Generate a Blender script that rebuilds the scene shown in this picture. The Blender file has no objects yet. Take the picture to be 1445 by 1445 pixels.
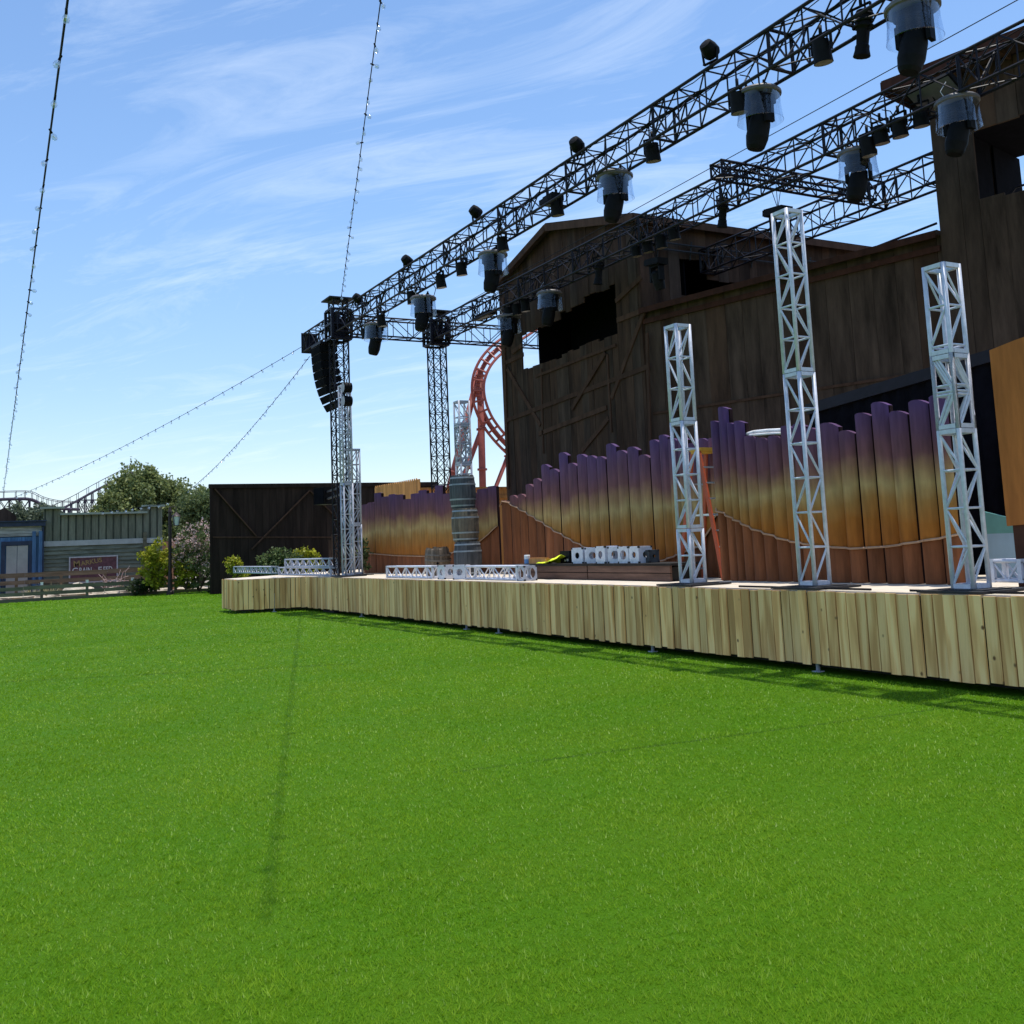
import bpy, math, random
import numpy as np
from mathutils import Vector, Matrix, Euler
random.seed(7); rng = np.random.default_rng(7)
S = bpy.context.scene
COL = S.collection
R_ = math.radians

# ------------------------------------------------------------------ camera maths
# world: X runs along the stage front, Y into the stage, Z up; the camera stands at (0,0,1.6)
CX, CY, F, H = 722.5, 590.0, 1447.0, 1.6
def _n(v): return v / np.linalg.norm(v)
_up = _n(np.array([217 - CX, -11300 - CY, F]))
_A = np.array([-72 - CX, 798 - CY, F]); _A = _n(_A - _up * _A.dot(_up))
RM = np.array([-_A, np.cross(_up, -_A), _up])
O = np.array([0, 0, H])
FW = RM @ np.array([0, 0, 1.0]); FW[2] = 0; FW = _n(FW)
def ray(px, py): return RM @ np.array([px - CX, py - CY, F])
def onz(px, py, z): d = ray(px, py); return Vector(O + d * ((z - H) / d[2]))
def ony(px, py, y): d = ray(px, py); return Vector(O + d * (y / d[1]))
def onx(px, py, x): d = ray(px, py); return Vector(O + d * (x / d[0]))
def at(px, py, fw): d = ray(px, py); return Vector(O + d * (fw / d.dot(FW)))
def onplane(px, py, p, n):
    d = ray(px, py); n = np.array(n); p = np.array(p); return Vector(O + d * ((p - O).dot(n) / d.dot(n)))

cam = bpy.data.cameras.new('camera'); camo = bpy.data.objects.new('camera', cam); COL.objects.link(camo)
cam.sensor_width = 36; cam.lens = 36 * F / 1445; cam.shift_y = -132.5 / 1445
cam.clip_start = 0.05; cam.clip_end = 6000
M = Matrix((RM[:, 0], -RM[:, 1], -RM[:, 2])).transposed().to_4x4(); M.translation = O
camo.matrix_world = M
S.camera = camo

# ------------------------------------------------------------------ materials
def nodes(name):
    m = bpy.data.materials.new(name); m.use_nodes = True
    nt = m.node_tree; return m, nt, nt.nodes, nt.links, nt.nodes['Principled BSDF']
def rgba(c): return (c[0], c[1], c[2], 1)
def vmul(c, k): return tuple(min(1, x * k) for x in c)
MATS = {}
def pm(name, c, var=0.2, scale=4, rough=0.6, metal=0, spec=0.3, stretch=(1, 1, 1), tint=0.0, bump=0.0, c2=None, detail=5):
    """noise-mottled principled material; 'tint' = strength of the per-board random value"""
    m, nt, N, L, b = nodes(name)
    tc = N.new('ShaderNodeTexCoord'); mp = N.new('ShaderNodeMapping'); mp.inputs['Scale'].default_value = stretch
    no = N.new('ShaderNodeTexNoise'); no.inputs['Scale'].default_value = scale; no.inputs['Detail'].default_value = detail
    no.inputs['Roughness'].default_value = .65
    L.new(tc.outputs['Object'], mp.inputs[0])
    src = mp.outputs[0]
    if tint:
        at_ = N.new('ShaderNodeAttribute'); at_.attribute_name = 'tint'
        ad = N.new('ShaderNodeVectorMath'); ad.operation = 'ADD'
        sc = N.new('ShaderNodeVectorMath'); sc.operation = 'SCALE'; sc.inputs['Scale'].default_value = 37.0
        L.new(at_.outputs['Vector'], sc.inputs[0]); L.new(src, ad.inputs[0]); L.new(sc.outputs[0], ad.inputs[1]); src = ad.outputs[0]
    L.new(src, no.inputs['Vector'])
    cr = N.new('ShaderNodeValToRGB'); e = cr.color_ramp.elements
    e[0].position = .32; e[1].position = .68
    e[0].color = rgba(vmul(c, 1 - var)); e[1].color = rgba(c2 if c2 else vmul(c, 1 + var))
    L.new(no.outputs['Fac'], cr.inputs[0]); col = cr.outputs[0]
    if tint:
        hs = N.new('ShaderNodeHueSaturation')
        mr = N.new('ShaderNodeMapRange'); mr.inputs[3].default_value = 1 - tint; mr.inputs[4].default_value = 1 + tint
        L.new(at_.outputs['Fac'], mr.inputs[0]); L.new(mr.outputs[0], hs.inputs['Value']); L.new(col, hs.inputs['Color']); col = hs.outputs[0]
    L.new(col, b.inputs['Base Color'])
    b.inputs['Roughness'].default_value = rough; b.inputs['Metallic'].default_value = metal
    b.inputs['Specular IOR Level'].default_value = spec
    if bump:
        bp = N.new('ShaderNodeBump'); bp.inputs['Strength'].default_value = bump; bp.inputs['Distance'].default_value = .02
        L.new(no.outputs['Fac'], bp.inputs['Height']); L.new(bp.outputs[0], b.inputs['Normal'])
    MATS[name] = m; return m

pm('white_metal', (.60, .62, .70), .14, 14, .35, 0, .5)
pm('grey_metal', (.42, .44, .51), .16, 14, .38, 0, .5)
pm('black_paint', (.010, .008, .014), .3, 8, .5, 0, .22)
pm('black_plastic', (.007, .007, .008), .3, 12, .6, 0, .10)
pm('black_cloth', (.006, .006, .009), .3, 6, .95, 0, .05)
pm('plate_black', (.025, .026, .03), .3, 9, .55)
pm('lid_grey', (.13, .12, .125), .15, 9, .5)
pm('lens_pale', (.24, .19, .165), .15, 9, .25, 0, .5)
pm('barn_wood', (.058, .032, .021), .55, 1.5, .85, 0, .12, (2.6, 2.6, .45), .20, .35, (.088, .050, .032), 9)
pm('barn_grey', (.060, .038, .027), .55, 1.5, .85, 0, .12, (2.6, 2.6, .45), .20, .35, (.094, .062, .045), 9)
pm('barn_trim', (.075, .040, .026), .3, 3, .85, 0, .12, (2, 2, .5), .15, .2)
pm('barn_red', (.055, .022, .015), .3, 3, .8, 0, .12, (2, 2, .5), .15, .2)
pm('dark_wall', (.028, .018, .014), .4, 2.2, .88, 0, .1, (2.2, 2.2, .25), .2, .3)
pm('roofing', (.045, .03, .026), .3, 5, .85, 0, .15)
pm('orange_wood', (.56, .26, .085), .25, 3, .75, 0, .15, (3, 3, .3), .22, .2)
pm('panel_brown', (.19, .066, .026), .35, 3, .7, 0, .15, (3, 3, .35), .22, .2)
pm('panel_edge', (.42, .26, .17), .2, 6, .7)
pm('panel_gap', (.035, .015, .014), .3, 6, .9)
pm('orange_panel', (.40, .14, .035), .25, 2, .75, 0, .15, (3, 3, .4), .1)
pm('brown_panel', (.07, .03, .02), .25, 2, .8, 0, .15)
pm('deck_ply', (.62, .54, .43), .14, 3, .8, 0, .15)
pm('under_dark', (.02, .018, .016), .3, 6, .9)
pm('barrel_dark', (.075, .08, .085), .35, 3, .75, 0, .2, (3, 3, .5), .25, .3)
pm('barrel_worn', (.055, .06, .062), .3, 1.1, .8, 0, .2, (2, 2, 1), .2, .3, (.24, .19, .13))
pm('barrel_brown', (.17, .13, .095), .35, 3, .8, 0, .2, (3, 3, .5), .25, .3)
pm('hoop', (.26, .29, .31), .25, 9, .5, .3, .4)
pm('hoop_dull', (.16, .14, .12), .3, 9, .6, .4, .3)
pm('riser_wood', (.125, .072, .052), .35, 3, .75, 0, .15, (.35, 3, 3), .18, .25)
pm('ladder_orange', (.46, .085, .03), .12, 9, .5)
pm('ladder_yellow', (.62, .33, .04), .1, 9, .5)
pm('alu', (.62, .64, .66), .08, 9, .35, .6, .5)
pm('hivis', (.75, .88, .03), .08, 9, .8)
pm('paint_white', (.78, .80, .80), .08, 9, .5)
pm('paint_blue', (.15, .30, .55), .1, 9, .5)
pm('teal', (.16, .42, .40), .12, 3, .7)
pm('pale_blue', (.36, .56, .72), .08, 3, .7)
pm('coaster_red', (.31, .07, .05), .15, 2, .5)
pm('coaster_rust', (.30, .07, .05), .2, 2, .6)
pm('far_timber', (.07, .06, .085), .3, 2, .9)
pm('shop_green', (.175, .175, .125), .22, 3, .85, 0, .1, (3, 3, .5), .14, .15)
pm('shop_green_h', (.165, .165, .12), .38, 3, .85, 0, .1, (3, .5, 3), .16, .2)
pm('shop_cap', (.30, .32, .26), .15, 3, .85)
pm('shop_belt', (.40, .40, .38), .12, 3, .85)
pm('shop_blue', (.09, .17, .30), .35, 3, .8, 0, .15, (4, 4, .4), .2, .15)
pm('shop_navy', (.035, .045, .075), .25, 3, .8)
pm('shop_pale', (.34, .33, .31), .4, 3, .85, 0, .1, (3, .4, 3), .15, .2)
pm('shop_door', (.36, .33, .30), .12, 2, .7)
pm('sign_red', (.13, .055, .06), .3, 7, .8)
pm('sign_frame', (.46, .42, .42), .15, 7, .7)
pm('sign_gold', (.33, .21, .08), .25, 9, .7)
pm('sign_cream', (.55, .52, .48), .15, 9, .7)
pm('rail_wood', (.20, .135, .085), .3, 3, .85, 0, .1, (3, .4, 3), .22, .25)
pm('rail_grey', (.165, .15, .10), .3, 3, .85, 0, .1, (3, .4, 3), .22, .25)
pm('edge_wood', (.13, .12, .09), .3, 3, .85, 0, .1, (3, .4, 3), .15, .2)
pm('rock', (.55, .47, .37), .25, 2.5, .9, 0, .1, (1, 1, 1), 0, .5)
pm('bark', (.09, .065, .045), .3, 5, .9, 0, .1, (3, 3, .5), 0, .5)
pm('lamp_iron', (.035, .02, .02), .3, 7, .5)
pm('cap_white', (.80, .80, .78), .05, 7, .4)
pm('soil', (.20, .15, .10), .35, 5, .95, 0, .05, (1, 1, 1), 0, .6)
pm('ground_far', (.30, .26, .21), .2, .7, .95, 0, .05, (1, 1, 1), 0, .3)
pm('pipe_white', (.78, .78, .80), .05, 7, .4)
pm('lantern_pane', (.72, .73, .72), .05, 4, .4)
pm('terracotta', (.55, .27, .15), .2, 4, .8)

def leaf_mat(name, c, c2, trans=.35):
    m, nt, N, L, b = nodes(name)
    a = N.new('ShaderNodeAttribute'); a.attribute_name = 'tint'
    mx = N.new('ShaderNodeMixRGB'); mx.inputs[1].default_value = rgba(c); mx.inputs[2].default_value = rgba(c2)
    L.new(a.outputs['Fac'], mx.inputs[0]); L.new(mx.outputs[0], b.inputs['Base Color'])
    b.inputs['Roughness'].default_value = .55; b.inputs['Specular IOR Level'].default_value = .25
    t = N.new('ShaderNodeBsdfTranslucent'); L.new(mx.outputs[0], t.inputs[0])
    ms = N.new('ShaderNodeMixShader'); ms.inputs[0].default_value = trans
    L.new(b.outputs[0], ms.inputs[1]); L.new(t.outputs[0], ms.inputs[2])
    L.new(ms.outputs[0], N['Material Output'].inputs[0]); MATS[name] = m
pm('batten_dark', (.045, .05, .035), .3, 4, .9)
leaf_mat('leaf_olive', (.09, .125, .04), (.31, .35, .12))
leaf_mat('leaf_grey', (.06, .085, .05), (.17, .20, .12))
leaf_mat('leaf_lime', (.14, .17, .015), (.52, .50, .04))
leaf_mat('leaf_dark', (.02, .035, .012), (.07, .10, .03))
leaf_mat('leaf_mid', (.06, .09, .03), (.19, .24, .09))
leaf_mat('petal_pink', (.46, .28, .26), (.74, .60, .56))
leaf_mat('straw', (.30, .27, .12), (.55, .5, .28))

def glass_mat(name, col, fac, rough=.08):  # clear plastic or glass
    m, nt, N, L, b = nodes(name)
    tr = N.new('ShaderNodeBsdfTransparent'); tr.inputs[0].default_value = rgba(col)
    gl = N.new('ShaderNodeBsdfGlossy'); gl.inputs['Roughness'].default_value = rough; gl.inputs[0].default_value = (.9, .95, 1, 1)
    lw = N.new('ShaderNodeLayerWeight'); lw.inputs[0].default_value = .35
    mr = N.new('ShaderNodeMapRange'); mr.inputs[3].default_value = fac; mr.inputs[4].default_value = .5
    L.new(lw.outputs['Facing'], mr.inputs[0])
    ms = N.new('ShaderNodeMixShader'); L.new(mr.outputs[0], ms.inputs[0]); L.new(tr.outputs[0], ms.inputs[1]); L.new(gl.outputs[0], ms.inputs[2])
    L.new(ms.outputs[0], N['Material Output'].inputs[0]); MATS[name] = m
glass_mat('dome_clear', (.84, .88, .93), .02, .12)
glass_mat('bulb_glass', (.90, .92, .95), .22, .08)
glass_mat('lantern_glass', (.7, .72, .7), .35, .3)

# fascia boards: pale sawn timber, each board a different cut, with heartwood streaks and knots
m, nt, N, L, b = nodes('fascia_wood')
tc = N.new('ShaderNodeTexCoord'); at_ = N.new('ShaderNodeAttribute'); at_.attribute_name = 'tint'
sc = N.new('ShaderNodeVectorMath'); sc.operation = 'SCALE'; sc.inputs['Scale'].default_value = 53
L.new(at_.outputs['Vector'], sc.inputs[0])
ad = N.new('ShaderNodeVectorMath'); L.new(tc.outputs['Object'], ad.inputs[0]); L.new(sc.outputs[0], ad.inputs[1])
mp = N.new('ShaderNodeMapping'); mp.inputs['Scale'].default_value = (5.5, 5.5, .5); L.new(ad.outputs[0], mp.inputs[0])
n1 = N.new('ShaderNodeTexNoise'); n1.inputs['Scale'].default_value = 1.6; n1.inputs['Detail'].default_value = 2; n1.inputs['Distortion'].default_value = .3
L.new(mp.outputs[0], n1.inputs['Vector'])
cr = N.new('ShaderNodeValToRGB'); e = cr.color_ramp.elements
e[0].position = .40; e[0].color = (.70, .37, .135, 1); e[1].position = .56; e[1].color = (.98, .62, .27, 1)
e2 = cr.color_ramp.elements.new(.49); e2.color = (.87, .51, .20, 1)
L.new(n1.outputs['Fac'], cr.inputs[0])
n2 = N.new('ShaderNodeTexNoise'); n2.inputs['Scale'].default_value = 14; n2.inputs['Detail'].default_value = 4
mp2 = N.new('ShaderNodeMapping'); mp2.inputs['Scale'].default_value = (5, 5, .35); L.new(ad.outputs[0], mp2.inputs[0]); L.new(mp2.outputs[0], n2.inputs['Vector'])
mxg = N.new('ShaderNodeMixRGB'); mxg.blend_type = 'MULTIPLY'; mxg.inputs[0].default_value = .25
L.new(cr.outputs[0], mxg.inputs[1]); L.new(n2.outputs['Fac'], mxg.inputs[2])
vo = N.new('ShaderNodeTexVoronoi'); vo.inputs['Scale'].default_value = 3.6
mp3 = N.new('ShaderNodeMapping'); mp3.inputs['Scale'].default_value = (1.3, 1.3, 1); L.new(ad.outputs[0], mp3.inputs[0]); L.new(mp3.outputs[0], vo.inputs['Vector'])
kr = N.new('ShaderNodeValToRGB'); kr.color_ramp.elements[0].position = .045; kr.color_ramp.elements[0].color = (0, 0, 0, 1)
kr.color_ramp.elements[1].position = .10; kr.color_ramp.elements[1].color = (1, 1, 1, 1)
L.new(vo.outputs['Distance'], kr.inputs[0])
mk = N.new('ShaderNodeMixRGB'); mk.inputs[1].default_value = (.17, .085, .035, 1); L.new(kr.outputs[0], mk.inputs[0]); L.new(mxg.outputs[0], mk.inputs[2])
hs = N.new('ShaderNodeHueSaturation'); mr = N.new('ShaderNodeMapRange'); mr.inputs[3].default_value = .85; mr.inputs[4].default_value = 1.32
L.new(at_.outputs['Fac'], mr.inputs[0]); L.new(mr.outputs[0], hs.inputs['Value']); L.new(mk.outputs[0], hs.inputs['Color'])
L.new(hs.outputs[0], b.inputs['Base Color']); b.inputs['Roughness'].default_value = .75; b.inputs['Specular IOR Level'].default_value = .2
bp = N.new('ShaderNodeBump'); bp.inputs['Strength'].default_value = .25; bp.inputs['Distance'].default_value = .01
L.new(n2.outputs['Fac'], bp.inputs['Height']); L.new(bp.outputs[0], b.inputs['Normal'])
MATS['fascia_wood'] = m

# painted sunset: purple over straw yellow over orange, by height (it is paint on the panels)
def sunset(name, zs):
    m, nt, N, L, b = nodes(name)
    g = N.new('ShaderNodeNewGeometry'); sp = N.new('ShaderNodeSeparateXYZ'); L.new(g.outputs['Position'], sp.inputs[0])
    no = N.new('ShaderNodeTexNoise'); no.inputs['Scale'].default_value = 1.6; no.inputs['Detail'].default_value = 6
    L.new(g.outputs['Position'], no.inputs['Vector'])
    a = N.new('ShaderNodeAttribute'); a.attribute_name = 'tint'
    ma = N.new('ShaderNodeMath'); ma.operation = 'MULTIPLY_ADD'; ma.inputs[1].default_value = .5; L.new(no.outputs['Fac'], ma.inputs[0]); L.new(sp.outputs[2], ma.inputs[2])
    mb = N.new('ShaderNodeMath'); mb.operation = 'MULTIPLY_ADD'; mb.inputs[1].default_value = .10; L.new(a.outputs['Fac'], mb.inputs[0]); L.new(ma.outputs[0], mb.inputs[2])
    mr = N.new('ShaderNodeMapRange'); mr.inputs[1].default_value = zs[0] + .30; mr.inputs[2].default_value = zs[1] + .30
    L.new(mb.outputs[0], mr.inputs[0])
    cr = N.new('ShaderNodeValToRGB'); el = cr.color_ramp.elements
    cols = [(0, (.33, .105, .016)), (.22, (.34, .125, .02)), (.36, (.35, .18, .05)), (.46, (.42, .29, .12)), (.54, (.33, .19, .09)), (.66, (.18, .075, .078)), (.8, (.135, .06, .10)), (1, (.10, .052, .145))]
    el[0].position = 0; el[0].color = rgba(cols[0][1]); el[1].position = 1; el[1].color = rgba(cols[-1][1])
    for p, c in cols[1:-1]:
        q = el.new(p); q.color = rgba(c)
    L.new(mr.outputs[0], cr.inputs[0])
    mp = N.new('ShaderNodeMapping'); mp.inputs['Scale'].default_value = (4, 4, .6); L.new(g.outputs['Position'], mp.inputs[0])
    n2 = N.new('ShaderNodeTexNoise'); n2.inputs['Scale'].default_value = 3; n2.inputs['Detail'].default_value = 6; L.new(mp.outputs[0], n2.inputs['Vector'])
    m2 = N.new('ShaderNodeMapRange'); m2.inputs[3].default_value = .40; m2.inputs[4].default_value = 1.55; L.new(n2.outputs['Fac'], m2.inputs[0])
    hs = N.new('ShaderNodeHueSaturation'); L.new(cr.outputs[0], hs.inputs['Color']); L.new(m2.outputs[0], hs.inputs['Value'])
    L.new(hs.outputs[0], b.inputs['Base Color']); b.inputs['Roughness'].default_value = .7; b.inputs['Specular IOR Level'].default_value = .15
    MATS[name] = m

# turf colour shared by the turf sheet and its blades
SEAMS = [(onz(0, 963, 0), onz(500, 937, 0), .03), (onz(0, 913, 0), onz(340, 895, 0), .03), (onz(640, 1090, 0), onz(1445, 985, 0), .02)]
def turf(name, blade):
    m, nt, N, L, b = nodes(name)
    g = N.new('ShaderNodeNewGeometry')
    def noise(scale, det, rough=.6):
        n = N.new('ShaderNodeTexNoise'); n.inputs['Scale'].default_value = scale; n.inputs['Detail'].default_value = det; n.inputs['Roughness'].default_value = rough
        L.new(g.outputs['Position'], n.inputs['Vector']); return n.outputs['Fac']
    def mix(mode, f, a, c):
        x = N.new('ShaderNodeMixRGB'); x.blend_type = mode
        for i, v in ((0, f), (1, a), (2, c)):
            if isinstance(v, (int, float)): x.inputs[i].default_value = v
            elif isinstance(v, tuple): x.inputs[i].default_value = rgba(v)
            else: L.new(v, x.inputs[i])
        return x.outputs[0]
    def math_(op, a, c):
        x = N.new('ShaderNodeMath'); x.operation = op
        for i, v in ((0, a), (1, c)):
            if isinstance(v, (int, float)): x.inputs[i].default_value = v
            else: L.new(v, x.inputs[i])
        return x.outputs[0]
    dark, light = ((.055, .150, .003), (.115, .225, .010)) if not blade else ((.088, .235, .002), (.33, .485, .024))
    r = N.new('ShaderNodeValToRGB'); r.color_ramp.elements[0].position = .30; r.color_ramp.elements[1].position = .70
    L.new(noise(.9, 5), r.inputs[0])
    base = mix('MIX', r.outputs[0], vmul(dark, 1.25), vmul(light, .8))
    if blade:
        a = N.new('ShaderNodeAttribute'); a.attribute_name = 'tint'
        base = mix('MIX', .6, base, mix('MIX', a.outputs['Fac'], dark, light))
    else:
        base = mix('MIX', .55, base, mix('MIX', noise(55, 3), dark, light))
    base = mix('MULTIPLY', math_('MULTIPLY', noise(.33, 5), .9), base, (.66, .80, .5))
    sp = N.new('ShaderNodeSeparateXYZ'); L.new(g.outputs['Position'], sp.inputs[0])
    nz = noise(1.7, 4)
    for p, q, w in SEAMS:
        d = (q - p).normalized()
        off = math_('SUBTRACT', math_('MULTIPLY', sp.outputs[0], -d.y), (-d.y * p.x + d.x * p.y))
        dist = math_('ABSOLUTE', math_('ADD', off, math_('MULTIPLY', sp.outputs[1], d.x)), 0)
        al = math_('ADD', math_('MULTIPLY', sp.outputs[0], d.x), math_('MULTIPLY', sp.outputs[1], d.y))
        lo, hi = sorted((d.x * p.x + d.y * p.y, d.x * q.x + d.y * q.y))
        inside = math_('MULTIPLY', math_('GREATER_THAN', al, lo), math_('LESS_THAN', al, hi))
        f = math_('MULTIPLY', math_('LESS_THAN', dist, math_('MULTIPLY', nz, w * 2)), inside)
        if False:
            dash = N.new('ShaderNodeTexNoise'); dash.noise_dimensions = '1D'; dash.inputs['Scale'].default_value = 3.2; L.new(al, dash.inputs['W'])
            f = math_('MULTIPLY', f, math_('ADD', .35, math_('GREATER_THAN', dash.outputs['Fac'], .52)))
        base = mix('MIX', math_('MULTIPLY', f, .45), base, (.022, .065, .010))
    L.new(base, b.inputs['Base Color'])
    b.inputs['Roughness'].default_value = .42 if blade else .7; b.inputs['Specular IOR Level'].default_value = .16 if blade else .05
    if blade:
        t = N.new('ShaderNodeBsdfTranslucent'); L.new(base, t.inputs[0])
        ms = N.new('ShaderNodeMixShader'); ms.inputs[0].default_value = .4
        L.new(b.outputs[0], ms.inputs[1]); L.new(t.outputs[0], ms.inputs[2]); L.new(ms.outputs[0], N['Material Output'].inputs[0])
    else:
        bp = N.new('ShaderNodeBump'); bp.inputs['Strength'].default_value = .8; bp.inputs['Distance'].default_value = .03
        L.new(noise(70, 4), bp.inputs['Height']); L.new(bp.outputs[0], b.inputs['Normal'])
    MATS[name] = m
turf('turf_base', False); turf('turf_blade', True)

# ------------------------------------------------------------------ mesh helpers
def frame_for(d):
    d = d.normalized(); a = Vector((0, 0, 1)) if abs(d.z) < .95 else Vector((1, 0, 0))
    u = d.cross(a).normalized(); return u, d.cross(u)
class MB:
    def __init__(s): s.v = []; s.f = []; s.m = []; s.t = []; s.sm = []
    def add(s, vs, fs, mi=0, tint=None, smooth=False):
        o = len(s.v); s.v += [tuple(p) for p in vs]
        t = random.random() if tint is None else tint
        for f in fs: s.f.append([o + i for i in f]); s.m.append(mi); s.t.append(t); s.sm.append(smooth)
    def tube(s, p, q, r, n=6, mi=0, r2=None, caps=True):
        p, q = Vector(p), Vector(q)
        if (q - p).length < 1e-6: return
        u, w = frame_for(q - p); r2 = r if r2 is None else r2
        vs = [c + (u * math.cos(2 * math.pi * i / n) + w * math.sin(2 * math.pi * i / n)) * k for c, k in ((p, r), (q, r2)) for i in range(n)]
        fs = [(i, (i + 1) % n, n + (i + 1) % n, n + i) for i in range(n)]
        if caps: fs += [tuple(range(n))[::-1], tuple(range(n, 2 * n))]
        s.add(vs, fs, mi, None, n > 6)
    def path(s, pts, r, n=5, mi=0):
        pts = [Vector(p) for p in pts]
        for a, c in zip(pts, pts[1:]): s.tube(a, c, r, n, mi)
    def box(s, c, d, mi=0, rot=None, tint=None):
        c = Vector(c); hx, hy, hz = d[0] / 2, d[1] / 2, d[2] / 2
        vs = [Vector((x, y, z)) for x in (-hx, hx) for y in (-hy, hy) for z in (-hz, hz)]
        if rot is not None: vs = [rot @ v for v in vs]
        s.add([c + v for v in vs], [(0, 1, 3, 2), (4, 6, 7, 5), (0, 4, 5, 1), (2, 3, 7, 6), (0, 2, 6, 4), (1, 5, 7, 3)], mi, tint)
    def beam(s, p, q, w, h, up=(0, 0, 1), mi=0):
        """rectangular bar from p to q, w across, h along 'up'"""
        p, q = Vector(p), Vector(q); d = (q - p).normalized(); up = Vector(up)
        x = d.cross(up).normalized(); z = x.cross(d).normalized()
        vs = [c + x * a * w / 2 + z * e * h / 2 for c in (p, q) for a, e in ((-1, -1), (1, -1), (1, 1), (-1, 1))]
        s.add(vs, [(0, 1, 2, 3), (7, 6, 5, 4), (0, 4, 5, 1), (1, 5, 6, 2), (2, 6, 7, 3), (3, 7, 4, 0)], mi)
    def prism(s, poly, off, mi=0, tint=None):
        off = Vector(off); poly = [Vector(p) for p in poly]; n = len(poly)
        s.add(poly + [p + off for p in poly], [tuple(range(n)), tuple(range(n, 2 * n))[::-1]] + [(i, n + i, n + (i + 1) % n, (i + 1) % n) for i in range(n)], mi, tint)
    def lathe(s, prof, o=(0, 0, 0), n=20, mi=0, rot=None, cap=True, band=None):
        o = Vector(o); vs = []
        for r, z in prof:
            for i in range(n):
                p = Vector((r * math.cos(2 * math.pi * i / n), r * math.sin(2 * math.pi * i / n), z))
                vs.append(o + (rot @ p if rot is not None else p))
        k = len(prof)
        for j in range(k - 1):
            s.add(vs[j * n:(j + 2) * n], [(i, (i + 1) % n, n + (i + 1) % n, n + i) for i in range(n)], mi if band is None else band[j], .5, True)
        if cap:
            s.add(vs[:n], [tuple(range(n))[::-1]], mi if band is None else band[0], .5); s.add(vs[-n:], [tuple(range(n))], mi if band is None else band[-1], .5)
    def build(s, name, mats, parent=None, loc=None):
        base = Vector((0, 0, 0)); p = parent
        while p is not None: base += p.location; p = p.parent
        own = Vector(loc) if loc is not None else Vector((0, 0, 0))
        me = bpy.data.meshes.new(name)
        k = base + own
        me.from_pydata([(x - k.x, y - k.y, z - k.z) for x, y, z in s.v], [], s.f)
        for n_ in ([mats] if isinstance(mats, str) else mats): me.materials.append(MATS[n_])
        me.polygons.foreach_set('material_index', s.m); me.polygons.foreach_set('use_smooth', s.sm)
        a = me.attributes.new('tint', 'FLOAT', 'FACE'); a.data.foreach_set('value', s.t)
        me.update()
        o = bpy.data.objects.new(name, me); COL.objects.link(o); o.location = own
        if parent is not None: o.parent = parent
        return o
def tag(o, label=None, cat=None, group=None, kind=None):
    if label: o['label'] = label
    if cat: o['category'] = cat
    if group: o['group'] = group
    if kind: o['kind'] = kind
    return o
def thing(name, label, cat, loc=(0, 0, 0), group=None):
    o = bpy.data.objects.new(name, None); o.empty_display_size = .2; COL.objects.link(o); o.location = loc
    return tag(o, label, cat, group)
def dup(root, loc, label=None, rotz=None):
    def cp(o, par):
        c = o.copy(); COL.objects.link(c)
        if par is not None: c.parent = par
        for ch in o.children: cp(ch, c)
        return c
    r = cp(root, None); r.location = loc
    if label: r['label'] = label
    if rotz is not None: r.rotation_euler = (0, 0, rotz)
    return r

# ------------------------------------------------------------------ ground
def sheet(name, pts, z, mat, kind='structure'):
    b = MB(); b.add([(x, y, z) for x, y in pts], [tuple(range(len(pts)))]); o = b.build(name, mat); tag(o, None, None, None, kind); return o
tag(sheet('ground', [(-3000, -3000), (3000, -3000), (3000, 3000), (-3000, 3000)], -.03, 'ground_far'), 'pale packed earth reaching to the horizon', 'ground')
LX = -48.2
tag(sheet('lawn', [(LX, -40), (40, -40), (40, 14), (LX, 14)], 0, 'turf_base'), 'wide bright green artificial turf lawn in front of the stage', 'lawn')
tag(sheet('planting_bed', [(-53, -30), (LX, -30), (LX, 16), (-53, 16)], -.01, 'soil'), 'bare planting bed between the lawn and the shop fronts', 'planting bed')

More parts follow.
